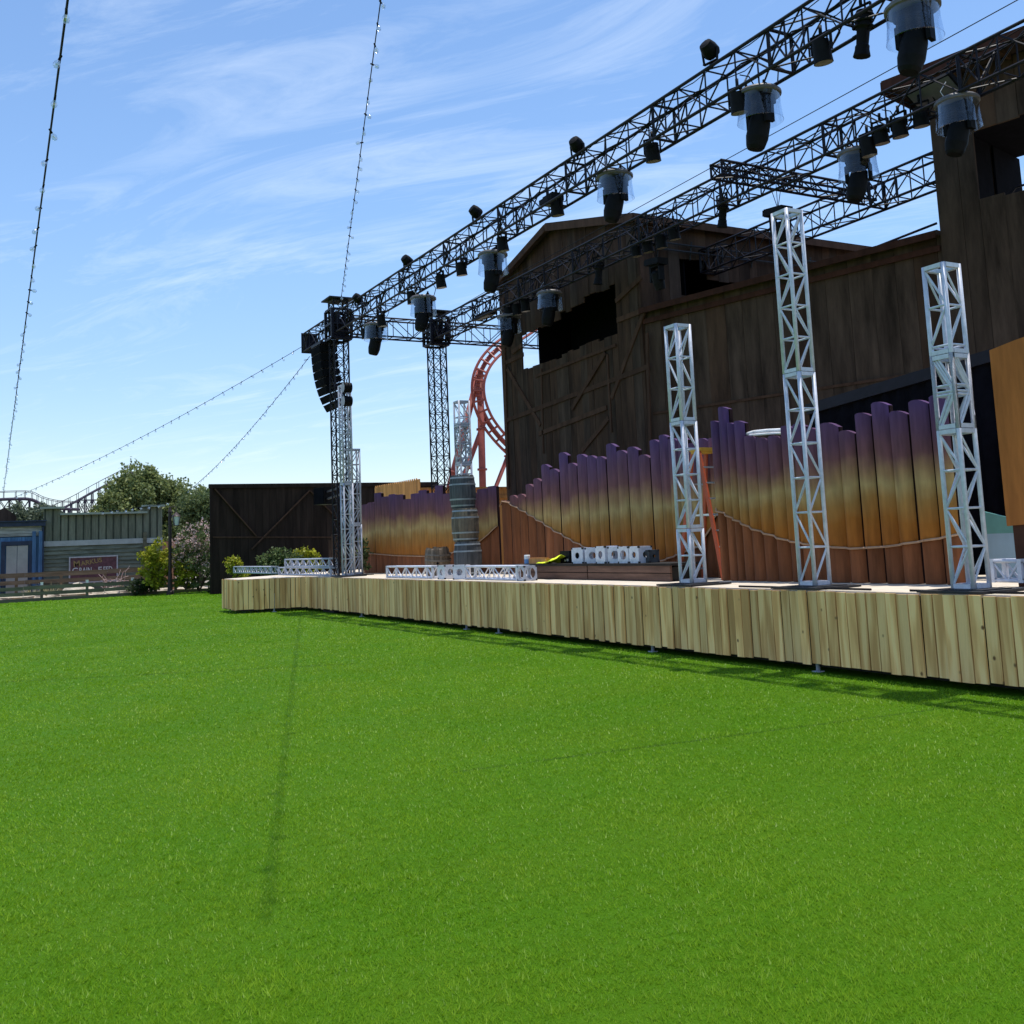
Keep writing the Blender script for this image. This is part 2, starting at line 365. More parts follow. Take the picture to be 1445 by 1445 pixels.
# turf blades: real blades, denser and finer near the camera
def blades():
    fa = math.atan2(FW[1], FW[0])
    n = 1150000
    u = rng.random(n)
    d0, d1 = 2.0, 50.0
    # density constant to 4.2 m, then 1/d^2
    dc = 4.2; A1 = (dc**2 - d0**2) / 2; A2 = dc**2 * math.log(d1 / dc); t = u * (A1 + A2)
    d = np.where(t < A1, np.sqrt(d0**2 + 2 * t), dc * np.exp((t - A1) / dc**2))
    th = fa + (rng.random(n) - .5) * R_(82)
    x, y = d * np.cos(th), d * np.sin(th)
    k = ((y < 8.62) | ((x < -33.5) & (y < 11.5))) & (x > LX + .05); x, y, d = x[k], y[k], d[k]; n = len(x)
    w = np.maximum(.0030, .0009 * d) * (.7 + .6 * rng.random(n))
    def wob(sc, k_, seed):
        r2 = np.random.default_rng(seed); o = np.zeros(n)
        for _ in range(k_):
            an, ph, fr = r2.random() * 6.28, r2.random() * 6.28, sc * (.5 + 1.5 * r2.random()); o += np.sin((x * np.cos(an) + y * np.sin(an)) * fr + ph)
        return o / math.sqrt(k_ / 2)
    cl_ = wob(38, 14, 1) * .7 + wob(5, 10, 2) * .5; big = wob(1.1, 8, 3)
    h = (.007 + .010 * rng.random(n)) * (1 + .02 * d) * np.clip(1 + .30 * cl_, .4, 1.8)
    a = rng.random(n) * 2 * np.pi
    la = 2.4 + rng.normal(0, 1.2, n) + .5 * wob(16, 10, 4) + .4 * big; ln = h * (.5 + .9 * rng.random(n))
    wx, wy = np.cos(a) * w / 2, np.sin(a) * w / 2
    V = np.empty((n, 3, 3), np.float32)
    V[:, 0] = np.stack([x - wx, y - wy, np.full(n, .001)], 1); V[:, 1] = np.stack([x + wx, y + wy, np.full(n, .001)], 1)
    V[:, 2] = np.stack([x + np.cos(la) * ln, y + np.sin(la) * ln, h], 1)
    me = bpy.data.meshes.new('turf_blades'); me.vertices.add(n * 3); me.vertices.foreach_set('co', V.ravel())
    me.loops.add(n * 3); me.loops.foreach_set('vertex_index', np.arange(n * 3, dtype=np.int32))
    me.polygons.add(n); me.polygons.foreach_set('loop_start', np.arange(0, n * 3, 3, dtype=np.int32))
    at2 = me.attributes.new('tint', 'FLOAT', 'FACE'); at2.data.foreach_set('value', np.clip(rng.random(n)**1.3 * .8 + .10 + .15 * cl_ + .05 * big, 0, 1).astype(np.float32))
    me.update(); me.validate(); me.materials.append(MATS['turf_blade'])
    o = bpy.data.objects.new('turf_blades', me); COL.objects.link(o)
    tag(o, 'short green plastic grass blades covering the lawn', 'grass', None, 'stuff')
blades()

# ------------------------------------------------------------------ stage
DZ = .92; SY = 8.65
E0 = Vector((-27.9, SY, 0)); E1 = at(335, 858, 28.3); E2 = at(315, 855, 29.9); E1.z = E2.z = 0
stage = thing('stage', 'long low outdoor stage faced with upright pale timber boards', 'stage', (-15, SY, 0))
XR = -1.5
line = [Vector((XR, SY, 0)), E0, E1, E2, Vector((-34.5, 13.5, 0)), Vector((XR, 13.0, 0))]
b = MB(); b.prism([Vector((p.x, p.y + .03, DZ - .03)) for p in line], (0, 0, .03)); b.build('deck', 'deck_ply', stage)
b = MB()
def boards(p, q, w=.142):
    L_ = (q - p).length; d = (q - p) / L_; nrm = Vector((d.y, -d.x, 0))
    if nrm.dot(Vector((0, -1, 0)) if abs(d.x) > .5 else Vector((.3, -1, 0))) < 0: nrm = -nrm
    s_ = 0; i = 0; prev = 0
    while s_ < L_:
        ww = w * random.uniform(.93, 1.06); c = p + d * (s_ + ww / 2)
        pr = random.choice((0, 0, .006, .02, .022)); bot = .10 + random.uniform(-.004, .004) - (.014 if pr > .015 else 0); top = DZ - .012 + random.uniform(-.006, .010)
        rot = Matrix.Rotation(math.atan2(d.y, d.x) , 3, 'Z') @ Matrix.Rotation(random.gauss(0, .003), 3, 'Y')
        b.box(c + nrm * (.014 + pr) + Vector((0, 0, (bot + top) / 2)), (ww - random.uniform(.008, .019), .022, top - bot), 0, rot)
        s_ += ww; i += 1
boards(Vector((XR, SY, 0)), E0); boards(E0, E1); boards(E1, E2)
b.build('fascia', 'fascia_wood', stage)
b = MB()
for p, q in ((line[0], E0), (E0, E1), (E1, E2)):
    nrm = Vector((0, .06, 0)); b.prism([p + nrm + Vector((0, 0, .06)), q + nrm + Vector((0, 0, .06)), q + nrm + Vector((0, 0, DZ - .04)), p + nrm + Vector((0, 0, DZ - .04))], (0, .03, 0))
b.build('skirt', 'under_dark', stage)
for px in (1145, 915, 700, 655, 508, 380):
    x = ony(px, 880, SY).x if px > 430 else ((E0 + E1) / 2).x
    y = SY + .05 if px > 430 else ((E0 + E1) / 2).y + .06
    l = MB(); l.tube((x, y, 0), (x, y, .5), .024, 8); l.box((x, y, .006), (.1, .1, .012)); l.build('leg', 'grey_metal', stage)

# ------------------------------------------------------------------ trusses
def box_truss(ch, lace, p, q, w, h, rc, rl, bay, side=(0, 1, 0), frames=True, section=0, cross=False):
    """four chords from p to q (centres); w along side, h the other way"""
    p, q = Vector(p), Vector(q); d = (q - p).normalized(); L_ = (q - p).length
    sx = Vector(side); sx = (sx - d * sx.dot(d)).normalized(); sz = d.cross(sx).normalized()
    cs = [sx * (a * w / 2) + sz * (e * h / 2) for a, e in ((-1, -1), (1, -1), (1, 1), (-1, 1))]
    for k, c in enumerate(cs):
        t = ch[k] if isinstance(ch, list) else ch
        t.tube(p + c, q + c, rc, 6)
    n = max(1, round(L_ / bay))
    for i in range(n + 1):
        o = p + d * (L_ * i / n)
        dbl = section and i % section == 0
        for k in range(4):
            lace.tube(o + cs[k], o + cs[(k + 1) % 4], rl, 5, caps=False)
            if dbl and i < n: lace.tube(o + d * .05 * bay + cs[k], o + d * .05 * bay + cs[(k + 1) % 4], rl * 1.3, 5, caps=False)
        if i < n:
            o2 = p + d * (L_ * (i + 1) / n)
            for k in range(4):
                a, e = (k, (k + 1) % 4)
                if (i + (k >= 2)) % 2: a, e = e, a
                if k % 2 == 0 or True:
                    lace.tube(o + cs[a], o2 + cs[e], rl, 5, caps=False)
                    if cross: lace.tube(o + cs[e], o2 + cs[a], rl, 5, caps=False)
def roof_truss(name, label, p, q, side, w=.40, h=.52, bay=.62, cables=True, sec=4):
    t = thing(name, label, 'truss', (Vector(p) + Vector(q)) / 2)
    chs = [MB() for _ in range(4)]; la = MB()
    box_truss(chs, la, p, q, w, h, .024, .0125, bay, side, True, sec)
    # denser joint lattice where sections meet
    d = (Vector(q) - Vector(p)); L_ = d.length; d.normalize(); sx = Vector(side).normalized()
    n = max(1, round(L_ / bay)); k = 0
    for i in range(0, n, sec):
        o = Vector(p) + d * (L_ * i / n); o2 = o + d * (bay * .5)
        for e in (-1, 1):
            for s1 in (-1, 1):
                la.tube(o + sx * e * w / 2 + Vector((0, 0, s1 * h / 2)), o2 + sx * e * w / 2 - Vector((0, 0, s1 * h / 2)), .014, 5)
            la.tube(o2 + sx * e * w / 2 + Vector((0, 0, h / 2)), o2 + sx * e * w / 2 - Vector((0, 0, h / 2)), .014, 5)
        la.tube(o2 + sx * w / 2 + Vector((0, 0, h / 2)), o2 - sx * w / 2 - Vector((0, 0, h / 2)), .013, 5)
    for c in chs: c.build('chord', 'black_paint', t)
    la.build('lacing', 'black_paint', t)
    if cables:
        for j in range(3):
            c = MB(); pts = []; s_ = 0; o = random.uniform(-.1, .1)
            while s_ < L_:
                sag = random.uniform(.03, .11) if len(pts) % 2 else 0
                pts.append(Vector(p) + d * s_ + sx * (o + (j - 1) * .12) + Vector((0, 0, h / 2 - .03 - sag))); s_ += random.uniform(.35, .7)
            c.path(pts, random.choice((.008, .012)), 4); c.build('cable_run', 'black_plastic', t)
    return t
ZB, ZT = 7.43, 7.95; ZC = (ZB + ZT) / 2
XL = -26.3
Y1, Y2, Y3 = 9.2, 12.12, 14.88
xl_end = ony(437, 485, Y1).x
roof_truss('roof_truss', 'long black lighting truss nearest the audience running above the stage front edge', (xl_end, Y1, ZC), (-1.2, Y1, ZC), (0, 1, 0))
roof_truss('roof_truss', 'black lighting truss running parallel behind the front truss above the middle of the stage', (XL + .25, Y2, ZC), (-1.2, Y2, ZC), (0, 1, 0))
roof_truss('roof_truss', 'rearmost black truss ending on the side wall of the gabled barn', (-17.6, Y3, ZC), (-10.9, Y3, ZC), (0, 1, 0), cables=False)
roof_truss('roof_truss', 'black cross truss joining the two dark towers and running on behind the barn', (XL, Y1 + .3, ZC), (XL, 16.2, ZC), (1, 0, 0), cables=False)
roof_truss('roof_truss', 'short slim black cross truss between the middle and rearmost trusses', (-13.05, Y2 - .75, ZC + .1), (-13.05, Y3 + .2, ZC + .1), (1, 0, 0), .28, .24, .40, False)
# end plate of front truss
def dark_tower(label, x, y, zt, extra):
    t = thing('truss_tower', label, 'truss tower', (x, y, 0))
    chs = [MB() for _ in range(4)]; la = MB()
    box_truss(chs, la, (x, y, .05), (x, y, zt), .40, .40, .024, .011, .40, (1, 0, 0), cross=True)
    for c in chs: c.build('chord', 'black_paint', t)
    la.build('lacing', 'black_paint', t)
    s = MB()
    for dx in (-1, 1):
        for dy in (-1, 1):
            s.box((x + dx * .27, y + dy * .27, ZC), (.07, .07, .80))
            s.tube((x + dx * .27, y + dy * .27, ZC - .3), (x - dx * .27, y + dy * .27, ZC + .3), .02)
    for z in (ZC - .40, ZC, ZC + .40):
        for a in (-1, 1):
            s.box((x + a * .27, y, z), (.06, .47, .06)); s.box((x, y + a * .27, z + .002), (.47, .06, .06))
    s.box((x, y, ZC - .1), (.24, .26, .55)); s.box((x + .17, y - .12, ZC + .12), (.14, .16, .4))
    s.build('sleeve_block', 'black_paint', t)
    p = MB(); p.prism([(x - .36, y - .36, zt + .05), (x + .36, y - .36, zt + .05), (x + .36, y + .36, zt + .05), (x - .36, y + .36, zt + .05)], (0, 0, .035)); p.box((x, y, zt + .02), (.44, .44, .06)); p.build('top_plate', 'plate_black', t)
    p = MB(); p.box((x, y, .02), (.9, .9, .04)); p.build('base_plate', 'plate_black', t)
    return t
dark_tower('tall black lattice tower at the left front corner carrying the line array', XL, Y1, 8.33, 1)
dark_tower('tall black lattice tower standing free behind the left set panel', XL, Y2, 8.18, 0)
b = MB(); xe = xl_end - .02; b.prism([(xe, Y1 - .24, ZC - .30), (xe, Y1 + .24, ZC - .30), (xe, Y1 + .24, ZC + .30), (xe, Y1 - .24, ZC + .30)], (-.03, 0, 0)); b.box((xe - .05, Y1 + .05, ZC), (.06, .34, .46))
tag(b.build('distribution_box', 'black_paint', None, (xe, Y1, ZC)), 'flat square black box closing the left end of the front truss', 'box')

# white / grey stage towers
def stage_tower(name, label, px, py, y, ztop, joints, mat, rot=0, plate=True, w=.285, z0=DZ):
    c = ony(px, py, y); x = c.x
    t = thing(name, label, 'truss tower', (x, y, z0))
    if plate:
        p = MB(); p.box((x, y, z0 + .015), (.76, .70, .022)); p.box((x + .05, y - .02, z0 + .03), (.5, .46, .012)); p.build('base_plate', 'plate_black', t)
    zs = [z0 + .035] + joints + [ztop]
    for i in range(len(zs) - 1):
        s = MB(); za, zb = zs[i] + .004, zs[i + 1] - .004; hw = w / 2 - .024
        for sx, sy in ((-1, -1), (1, -1), (1, 1), (-1, 1)):
            s.tube((x + sx * hw, y + sy * hw, za), (x + sx * hw, y + sy * hw, zb), .0245, 10)
        for z in (za + .022, zb - .022):
            for a in (-1, 1):
                s.box((x + a * hw, y, z), (.045, 2 * hw - .04, .044)); s.box((x, y + a * hw, z), (2 * hw - .04, .045, .044))
        n = max(2, round((zb - za) / .40)); hs = [za + .03 + (zb - za - .06) * k / n for k in range(n + 1)]
        cs = [(-hw, -hw), (hw, -hw), (hw, hw), (-hw, hw)]
        for k in range(n):
            for j in range(4):
                a_, e_ = cs[j], cs[(j + 1) % 4]
                if k: s.tube((x + a_[0], y + a_[1], hs[k]), (x + e_[0], y + e_[1], hs[k]), .0125, 6)
                if (k + (j >= 2)) % 2: a_, e_ = e_, a_
                s.tube((x + a_[0], y + a_[1], hs[k]), (x + e_[0], y + e_[1], hs[k + 1]), .0125, 6)
        s.build('truss_section', mat, t)
    p = MB(); p.box((x, y, ztop + .006), (w, w, .012)) if False else None
    t.rotation_euler = (0, 0, 0)
    return t, x
def ztop(px, py, y): return ony(px, py, y).z
TY = 9.0
t960, x960 = stage_tower('stage_tower', 'white box truss tower standing beside the orange stepladder', 967, 640, TY, ztop(956, 459, TY), [ztop(985, 745, TY), ztop(970, 594, TY)], 'white_metal')
t1130, x1130 = stage_tower('stage_tower', 'tallest white box truss tower with a black moving light above its top', 1130, 560, TY, ztop(1107, 300, TY), [ztop(1130, 526, TY)], 'white_metal')
t1345, x1345 = stage_tower('stage_tower', 'white box truss tower standing at the right end of the sunset panels', 1349, 600, TY, ztop(1330, 374, TY), [ztop(1342, 501, TY), ztop(1349, 606, TY)], 'white_metal')
tA, xA = stage_tower('stage_tower', 'grey box truss tower with two round lamps, in front of the black corner tower', 489, 680, TY, ztop(488, 543, TY), [ztop(489, 682, TY)], 'grey_metal')
tB, xB = stage_tower('stage_tower', 'shorter grey box truss tower tucked behind the tower with the two round lamps', 501, 720, 9.5, ztop(501, 633, 9.5), [ztop(501, 740, 9.5)], 'grey_metal')
tC, xC = stage_tower('stage_tower', 'grey box truss tower rising from behind the stacked barrels', 653, 620, 10.75, ztop(651, 566, 10.75), [ztop(652, 600, 10.75), ztop(653, 655, 10.75)], 'grey_metal', w=.32)
for zz, lb in ((ztop(496, 545, TY), 'upper round lamp clamped near the top of the left grey truss tower'), (ztop(497, 564, TY), 'lower round lamp clamped below its twin on the left grey truss tower')):
    cx = xA + .30
    t = thing('wash_light', lb, 'stage light', (cx, TY - .05, zz), 'round lamps on the grey tower')
    b = MB(); rot = Matrix.Rotation(R_(90), 3, 'X'); b.lathe([(.05, -.14), (.13, -.12), (.14, .10)], (cx, TY - .05, zz), 16, 0, rot); b.build('lamp_body', 'black_plastic', t)
    b = MB(); b.lathe([(.005, .10), (.13, .101)], (cx, TY - .05, zz), 16, 0, rot, False); b.build('lens', 'lens_pale', t)
    b = MB(); b.beam((cx - .02, TY - .05, zz), (xA + .1, TY - .05, zz), .03, .05); b.build('clamp', 'black_plastic', t)

# ------------------------------------------------------------------ stage lights on the trusses
def mk_head(name, label):
    t = thing(name, label, 'stage light', (0, 0, 0), 'moving heads in clear rain domes')
    b = MB(); b.lathe([(.05, .03), (.27, .015), (.30, -.015), (.30, -.05), (.27, -.06)], (0, 0, 0), 24); b.build('rain_lid', 'lid_grey', t)
    d = MB(); d.lathe([(.275, -.05), (.28, -.2), (.30, -.40)], (0, 0, 0), 28, 0, None, False); d.lathe([(.30, -.40), (.305, -.405), (.298, -.41)], (0, 0, 0), 28, 0, None, False); d.build('rain_dome', 'dome_clear', t)
    b = MB(); b.path([(.1, .1, .02), (.2, .16, .06), (.27, .12, .2), (.22, .0, .36), (.1, -.02, .45)], .009, 5); b.build('power_lead', 'black_plastic', t)
    b = MB(); b.path([(-.1, -.1, .02), (-.16, -.12, .16), (-.1, -.05, .3)], .005, 4); b.build('safety_wire', 'alu', t)
    b = MB(); b.box((0, 0, -.13), (.34, .28, .12)); b.lathe([(.17, -.25), (.19, -.21), (.17, -.19)], (0, 0, 0), 18); b.build('base', 'black_plastic', t)
    b = MB()
    for a in (-1, 1): b.box((a * .17, 0, -.34), (.05, .14, .24))
    b.box((0, 0, -.24), (.38, .15, .05)); b.build('yoke', 'black_plastic', t)
    r = Matrix.Rotation(R_(12), 3, 'Y') @ Matrix.Rotation(R_(-8), 3, 'X')
    b = MB(); b.lathe([(.06, .12), (.12, .08), (.145, -.05), (.15, -.24), (.125, -.36), (.10, -.40), (.085, -.405)], (0, 0, -.38), 12, 0, r); b.build('head', 'black_plastic', t)
    for a in (-1, 1): b = MB(); b.box((a * .12, 0, .05), (.05, .06, .08)); b.tube((a * .12, 0, .07), (a * .12, 0, .13), .02); b.build('clamp', 'black_plastic', t)
    return t
def mk_can(name, label):
    t = thing(name, label, 'stage light', (0, 0, 0), 'can lights hung under the trusses')
    r = Matrix.Rotation(R_(8), 3, 'X')
    b = MB(); b.path([(.05, .05, .14), (.12, .09, .10), (.20, .10, .2), (.16, .04, .33), (.05, .0, .38)], .008, 5); b.build('power_lead', 'black_plastic', t)
    b = MB(); b.lathe([(.06, .15), (.10, .14), (.105, .02), (.115, -.12), (.118, -.13)], (0, 0, 0), 16, 0, r, True); b.build('lamp_body', 'black_plastic', t)
    b = MB(); b.lathe([(.004, -.131), (.108, -.1315)], (0, 0, 0), 16, 0, r, False); b.build('lens', 'lens_pale', t)
    b = MB(); b.beam((-.13, 0, .0), (-.13, 0, .22), .012, .05, (0, 1, 0)); b.beam((.13, 0, .0), (.13, 0, .22), .012, .05, (0, 1, 0)); b.beam((-.135, 0, .225), (.135, 0, .225), .05, .014); b.tube((0, 0, .22), (0, 0, .34), .022, 8); b.build('bracket', 'black_plastic', t); return t
def mk_profile(name, label):
    t = thing(name, label, 'stage light', (0, 0, 0), 'profile spots hung under the trusses')
    r = Matrix.Rotation(R_(9), 3, 'Y')
    b = MB(); b.lathe([(.05, .26), (.095, .25), (.10, .06), (.075, .03), (.07, -.14), (.082, -.16), (.082, -.20), (.10, -.28)], (0, 0, 0), 12, 0, r)
    for z in (.05, .12, .19): b.lathe([(.11, z), (.118, z + .012), (.11, z + .024)], (0, 0, 0), 12, 0, r, False)
    b.build('lamp_body', 'black_plastic', t)
    b = MB(); b.lathe([(.004, -.27), (.09, -.271)], (0, 0, 0), 12, 0, r, False); b.build('lens', 'lens_pale', t)
    b = MB(); b.beam((-.12, 0, .08), (-.12, 0, .32), .012, .04, (0, 1, 0)); b.beam((.12, 0, .08), (.12, 0, .32), .012, .04, (0, 1, 0)); b.beam((-.125, 0, .325), (.125, 0, .325), .04, .014)
    b.tube((0, 0, .32), (0, 0, .44), .02, 8); b.beam((-.15, .02, .0), (.15, -.03, .02), .015, .03); b.build('bracket', 'black_plastic', t); return t
def mk_flood(name, label):
    t = thing(name, label, 'stage light', (0, 0, 0), 'small floods on top of the front truss')
    r = Matrix.Rotation(R_(58), 3, 'X')
    b = MB(); b.lathe([(.04, .13), (.09, .12), (.115, .04), (.12, -.06), (.10, -.10)], (0, 0, .20), 10, 0, r); b.build('lamp_body', 'black_plastic', t)
    b = MB(); b.lathe([(.004, -.101), (.095, -.1015)], (0, 0, .20), 10, 0, r, False); b.build('lens', 'lens_pale', t)
    b = MB()
    for a in (-1, 1): b.beam((a * .13, 0, .2), (a * .11, 0, .02), .012, .04, (0, 1, 0))
    b.beam((-.12, 0, .02), (.12, 0, .02), .05, .014); b.tube((0, 0, .02), (0, 0, -.05), .02, 8); b.build('bracket', 'black_plastic', t); return t
def place(mk, name, items):
    first = None
    for px, py, y, lb, rz in items:
        P = ony(px, py, y)
        if first is None:
            first = mk(name, lb); first.location = P; first.rotation_euler = (0, 0, rz)
        else: dup(first, P, lb, rz)
    return first
F1, F2 = Y1 + .12, Y2
place(mk_head, 'moving_head', [
    (1287, 8, Y1, 'largest domed moving head, hanging at the top right of the front truss', .3),
    (1070, 131, F1, 'domed moving head on the front truss above the tallest white tower', .0),
    (867, 247, F1, 'domed moving head on the front truss above the barn roof, right of the peak', .4),
    (695, 358, F1, 'domed moving head on the front truss just left of the barn gable', .2),
    (597, 420, F1, 'domed moving head on the front truss above the free standing dark tower', .7),
    (530, 458, F1, 'domed moving head on the front truss nearest the black corner tower', .1),
    (1350, 142, F2, 'domed moving head on the middle truss in front of the tall right building', .2),
    (1209, 215, F2, 'domed moving head on the middle truss against open sky, beside three can lights', .6),
    (775, 413, F2, 'domed moving head on the middle truss beside the barn loft opening', .1),
    (718, 446, F2, 'domed moving head on the middle truss at the left edge of the barn wall', .5)])
place(mk_can, 'can_light', [
    (1160, 74, Y1 - .15, 'black can light on the front truss, second hanging light from the top right', .2),
    (1042, 146, Y1 - .15, 'black can light tight against the left of the dome above the tallest white tower', .3),
    (921, 216, Y1, 'black can light alone on the front truss between two domed lights', .5),
    (786, 294, Y1, 'black can light beside a flat box on the front truss above the barn peak', .2),
    (709, 345, Y1, 'black can light touching the right of the dome beside the barn gable', .1),
    (651, 380, Y1, 'black can light on the front truss, right one of the pair left of the barn', .4),
    (622, 398, Y1, 'black can light on the front truss, left one of the pair left of the barn', .0),
    (581, 421, Y1, 'black can light touching the left of the dome above the free standing dark tower', .3),
    (538, 453, Y1 - .1, 'black can light touching the right of the dome nearest the black corner tower', .2),
    (516, 471, Y1, 'pale fronted can light between the black corner tower and its nearest dome', .6),
    (1225, 208, Y2 - .15, 'black can light in front of the open sky dome on the middle truss', .1),
    (1243, 191, Y2 - .1, 'middle one of three can lights in a row under the middle truss', .2),
    (1269, 181, Y2 - .1, 'right one of three can lights in a row under the middle truss', .0),
    (1299, 166, Y2, 'wide can light on the middle truss at the corner of the tall right building', .4),
    (741, 432, Y2, 'can light at the right end of the row above the barn left edge', .1),
    (729, 437, Y2, 'can light second from right in the row above the barn left edge', .2),
    (717, 442, Y2 - .1, 'can light at the left end of the row above the barn left edge', .1),
    (898, 353, Y2, 'can light lowest in the row on the middle truss before the barn roof', .2),
    (914, 347, Y2, 'can light second in the row on the middle truss before the barn roof', .0),
    (933, 341, Y2, 'can light third in the row on the middle truss before the barn roof', .3),
    (951, 329, Y2, 'can light highest in the row on the middle truss before the barn roof', .1)])
place(mk_profile, 'profile_spot', [
    (1218, 46, Y1, 'slim profile spot on the front truss beside the largest domed light', .2),
    (1020, 299, Y2, 'slim profile spot hanging from the middle truss against the sky', .1),
    (845, 383, Y2, 'slim profile spot hanging from the middle truss before the barn wall', .4)])
place(mk_flood, 'flood_light', [
    (1003, 90, Y1 - .15, 'small flood on top of the front truss, highest in the photo', .2),
    (815, 221, Y1 - .15, 'small flood on top of the front truss above the barn peak', .4),
    (672, 313, Y1 - .15, 'small flood on top of the front truss left of the barn gable', .1),
    (575, 380, Y1 - .15, 'small flood on top of the front truss above the pair of can lights', .3),
    (505, 432, Y1 - .15, 'small flood on top of the front truss beside the black corner tower', .2)])
def panel_fixture(label, px, py, y, sz, tilt):
    P = ony(px, py, y); t = thing('strip_light', label, 'stage light', P)
    r = Matrix.Rotation(R_(tilt), 3, 'X')
    b = MB(); b.box(P, sz, 0, r); b.box(P + r @ Vector((0, 0, .03 + sz[2] / 2)), (sz[0] * .8, sz[1] * .6, .05), 0, r); b.build('housing', 'black_plastic', t)
    b = MB(); b.box(P - r @ Vector((0, 0, sz[2] / 2 + .003)), (sz[0] * .92, sz[1] * .85, .006), 0, r); b.build('lens', 'lid_grey', t)
    b = MB()
    for a in (-1, 1): b.tube(P + Vector((a * sz[0] * .35, 0, .05)), P + Vector((a * sz[0] * .35, 0, .30)), .014)
    b.build('hanger', 'black_plastic', t)
panel_fixture('flat black box light hung under the front truss above the barn peak', 778, 283, Y1 - .05, (.42, .26, .09), 0)
panel_fixture('flat grey strip light slung under the middle truss left of the barn edge', 684, 446, Y2 - .05, (.85, .3, .08), 10)
panel_fixture('wide pale strip light on the middle truss under the right building eave', 1318, 128, Y2 + .1, (.75, .32, .07), -35)
def hung_head(label, px, py, y, cab=True):
    P = ony(px, py, y); t = thing('moving_head', label, 'stage light', P, 'bare moving heads hung below the trusses')
    r = Matrix.Rotation(R_(15), 3, 'X')
    b = MB(); b.box(P, (.42, .26, .13), 0, Matrix.Rotation(R_(6), 3, 'Y')); b.box(P + Vector((0, -.1, .0)), (.46, .08, .10), 0, Matrix.Rotation(R_(6), 3, 'Y')); b.build('base', 'black_plastic', t)
    b = MB()
    for a in (-1, 1): b.box(P + Vector((a * .14, 0, -.22)), (.05, .12, .34))
    b.box(P + Vector((0, 0, -.08)), (.33, .13, .05))
    b.build('yoke', 'black_plastic', t)
    b = MB(); b.lathe([(.07, .10), (.11, .06), (.12, -.15), (.10, -.28), (.08, -.285)], P + Vector((0, 0, -.28)), 12, 0, r); b.build('head', 'black_plastic', t)
    b = MB()
    for a in (-.14, 0, .14): b.tube(P + Vector((0, 0, .05)), Vector((P.x + a, y, ZB)), .008, 4)
    b.build('sling', 'black_plastic', t)
hung_head('bare black moving head slung over the top of the tallest white tower', 1098, 299, Y2)
hung_head('bare black moving head hanging in front of the barn right corner post', 926, 370, Y2 + .1)

# line array
P = ony(457, 506, 9.0); la = thing('line_array', 'curved black hanging line array of loudspeakers at the left truss end', 'loudspeaker', (P.x, 9.0, ZB))
b = MB(); b.box((P.x, 9.05, ZB - .17), (.8, .55, .06)); b.tube((P.x, Y1 - .1, ZB - .15), (P.x, Y1 - .1, ZB), .02); b.tube((P.x + .2, Y1 + .1, ZB - .15), (P.x + .2, Y1 + .1, ZB), .02); b.build('rigging_frame', 'black_paint', la)
pos = Vector((P.x, 9.02, ZB - .22)); ang = R_(3)
for k in range(8):
    r = Matrix.Rotation(ang, 3, 'X'); h = .215
    b = MB(); w2, dp = .40, .26
    c = pos + r @ Vector((0, 0, -h / 2))
    f = [Vector((-w2, -dp, h / 2 - .004)), Vector((-w2, -dp, -h / 2 + .004)), Vector((-w2 * .8, dp, -h / 2 + .035)), Vector((-w2 * .8, dp, h / 2 - .035))]
    g_ = [Vector((-p_.x, p_.y, p_.z)) for p_ in f]
    b.add([c + r @ p_ for p_ in f + g_], [(0, 1, 2, 3), (7, 6, 5, 4), (0, 4, 5, 1), (1, 5, 6, 2), (2, 6, 7, 3), (3, 7, 4, 0)])
    cb = b.build('cabinet', 'black_plastic', la)
    g2 = MB(); g2.box(c + r @ Vector((0, -dp - .006, 0)), (w2 * 1.9, .01, h * .84), 0, r); g2.build('grille', 'black_cloth', cb)
    pos = pos + r @ Vector((0, 0, -h)); ang += R_(1.2 + k * .9)
# speaker on the left tower
P = ony(458, 700, 9.6); t = thing('loudspeaker', 'black box loudspeaker hung on the side of the black corner tower', 'loudspeaker', P)
b = MB(); b.box(P, (.48, .42, .5), 0, Matrix.Rotation(R_(20), 3, 'Z')); b.build('cabinet', 'black_plastic', t)
b = MB(); b.box(P + Matrix.Rotation(R_(20), 3, 'Z') @ Vector((0, -.216, 0)), (.44, .012, .46), 0, Matrix.Rotation(R_(20), 3, 'Z')); b.build('grille', 'black_cloth', t)
b = MB(); b.beam(P + Vector((.2, 0, .1)), Vector((XL - .1, Y1, P.z + .1)), .05, .05); b.beam(P + Vector((.2, 0, -.1)), Vector((XL - .1, Y1, P.z - .1)), .05, .05); b.build('bracket', 'black_paint', t)

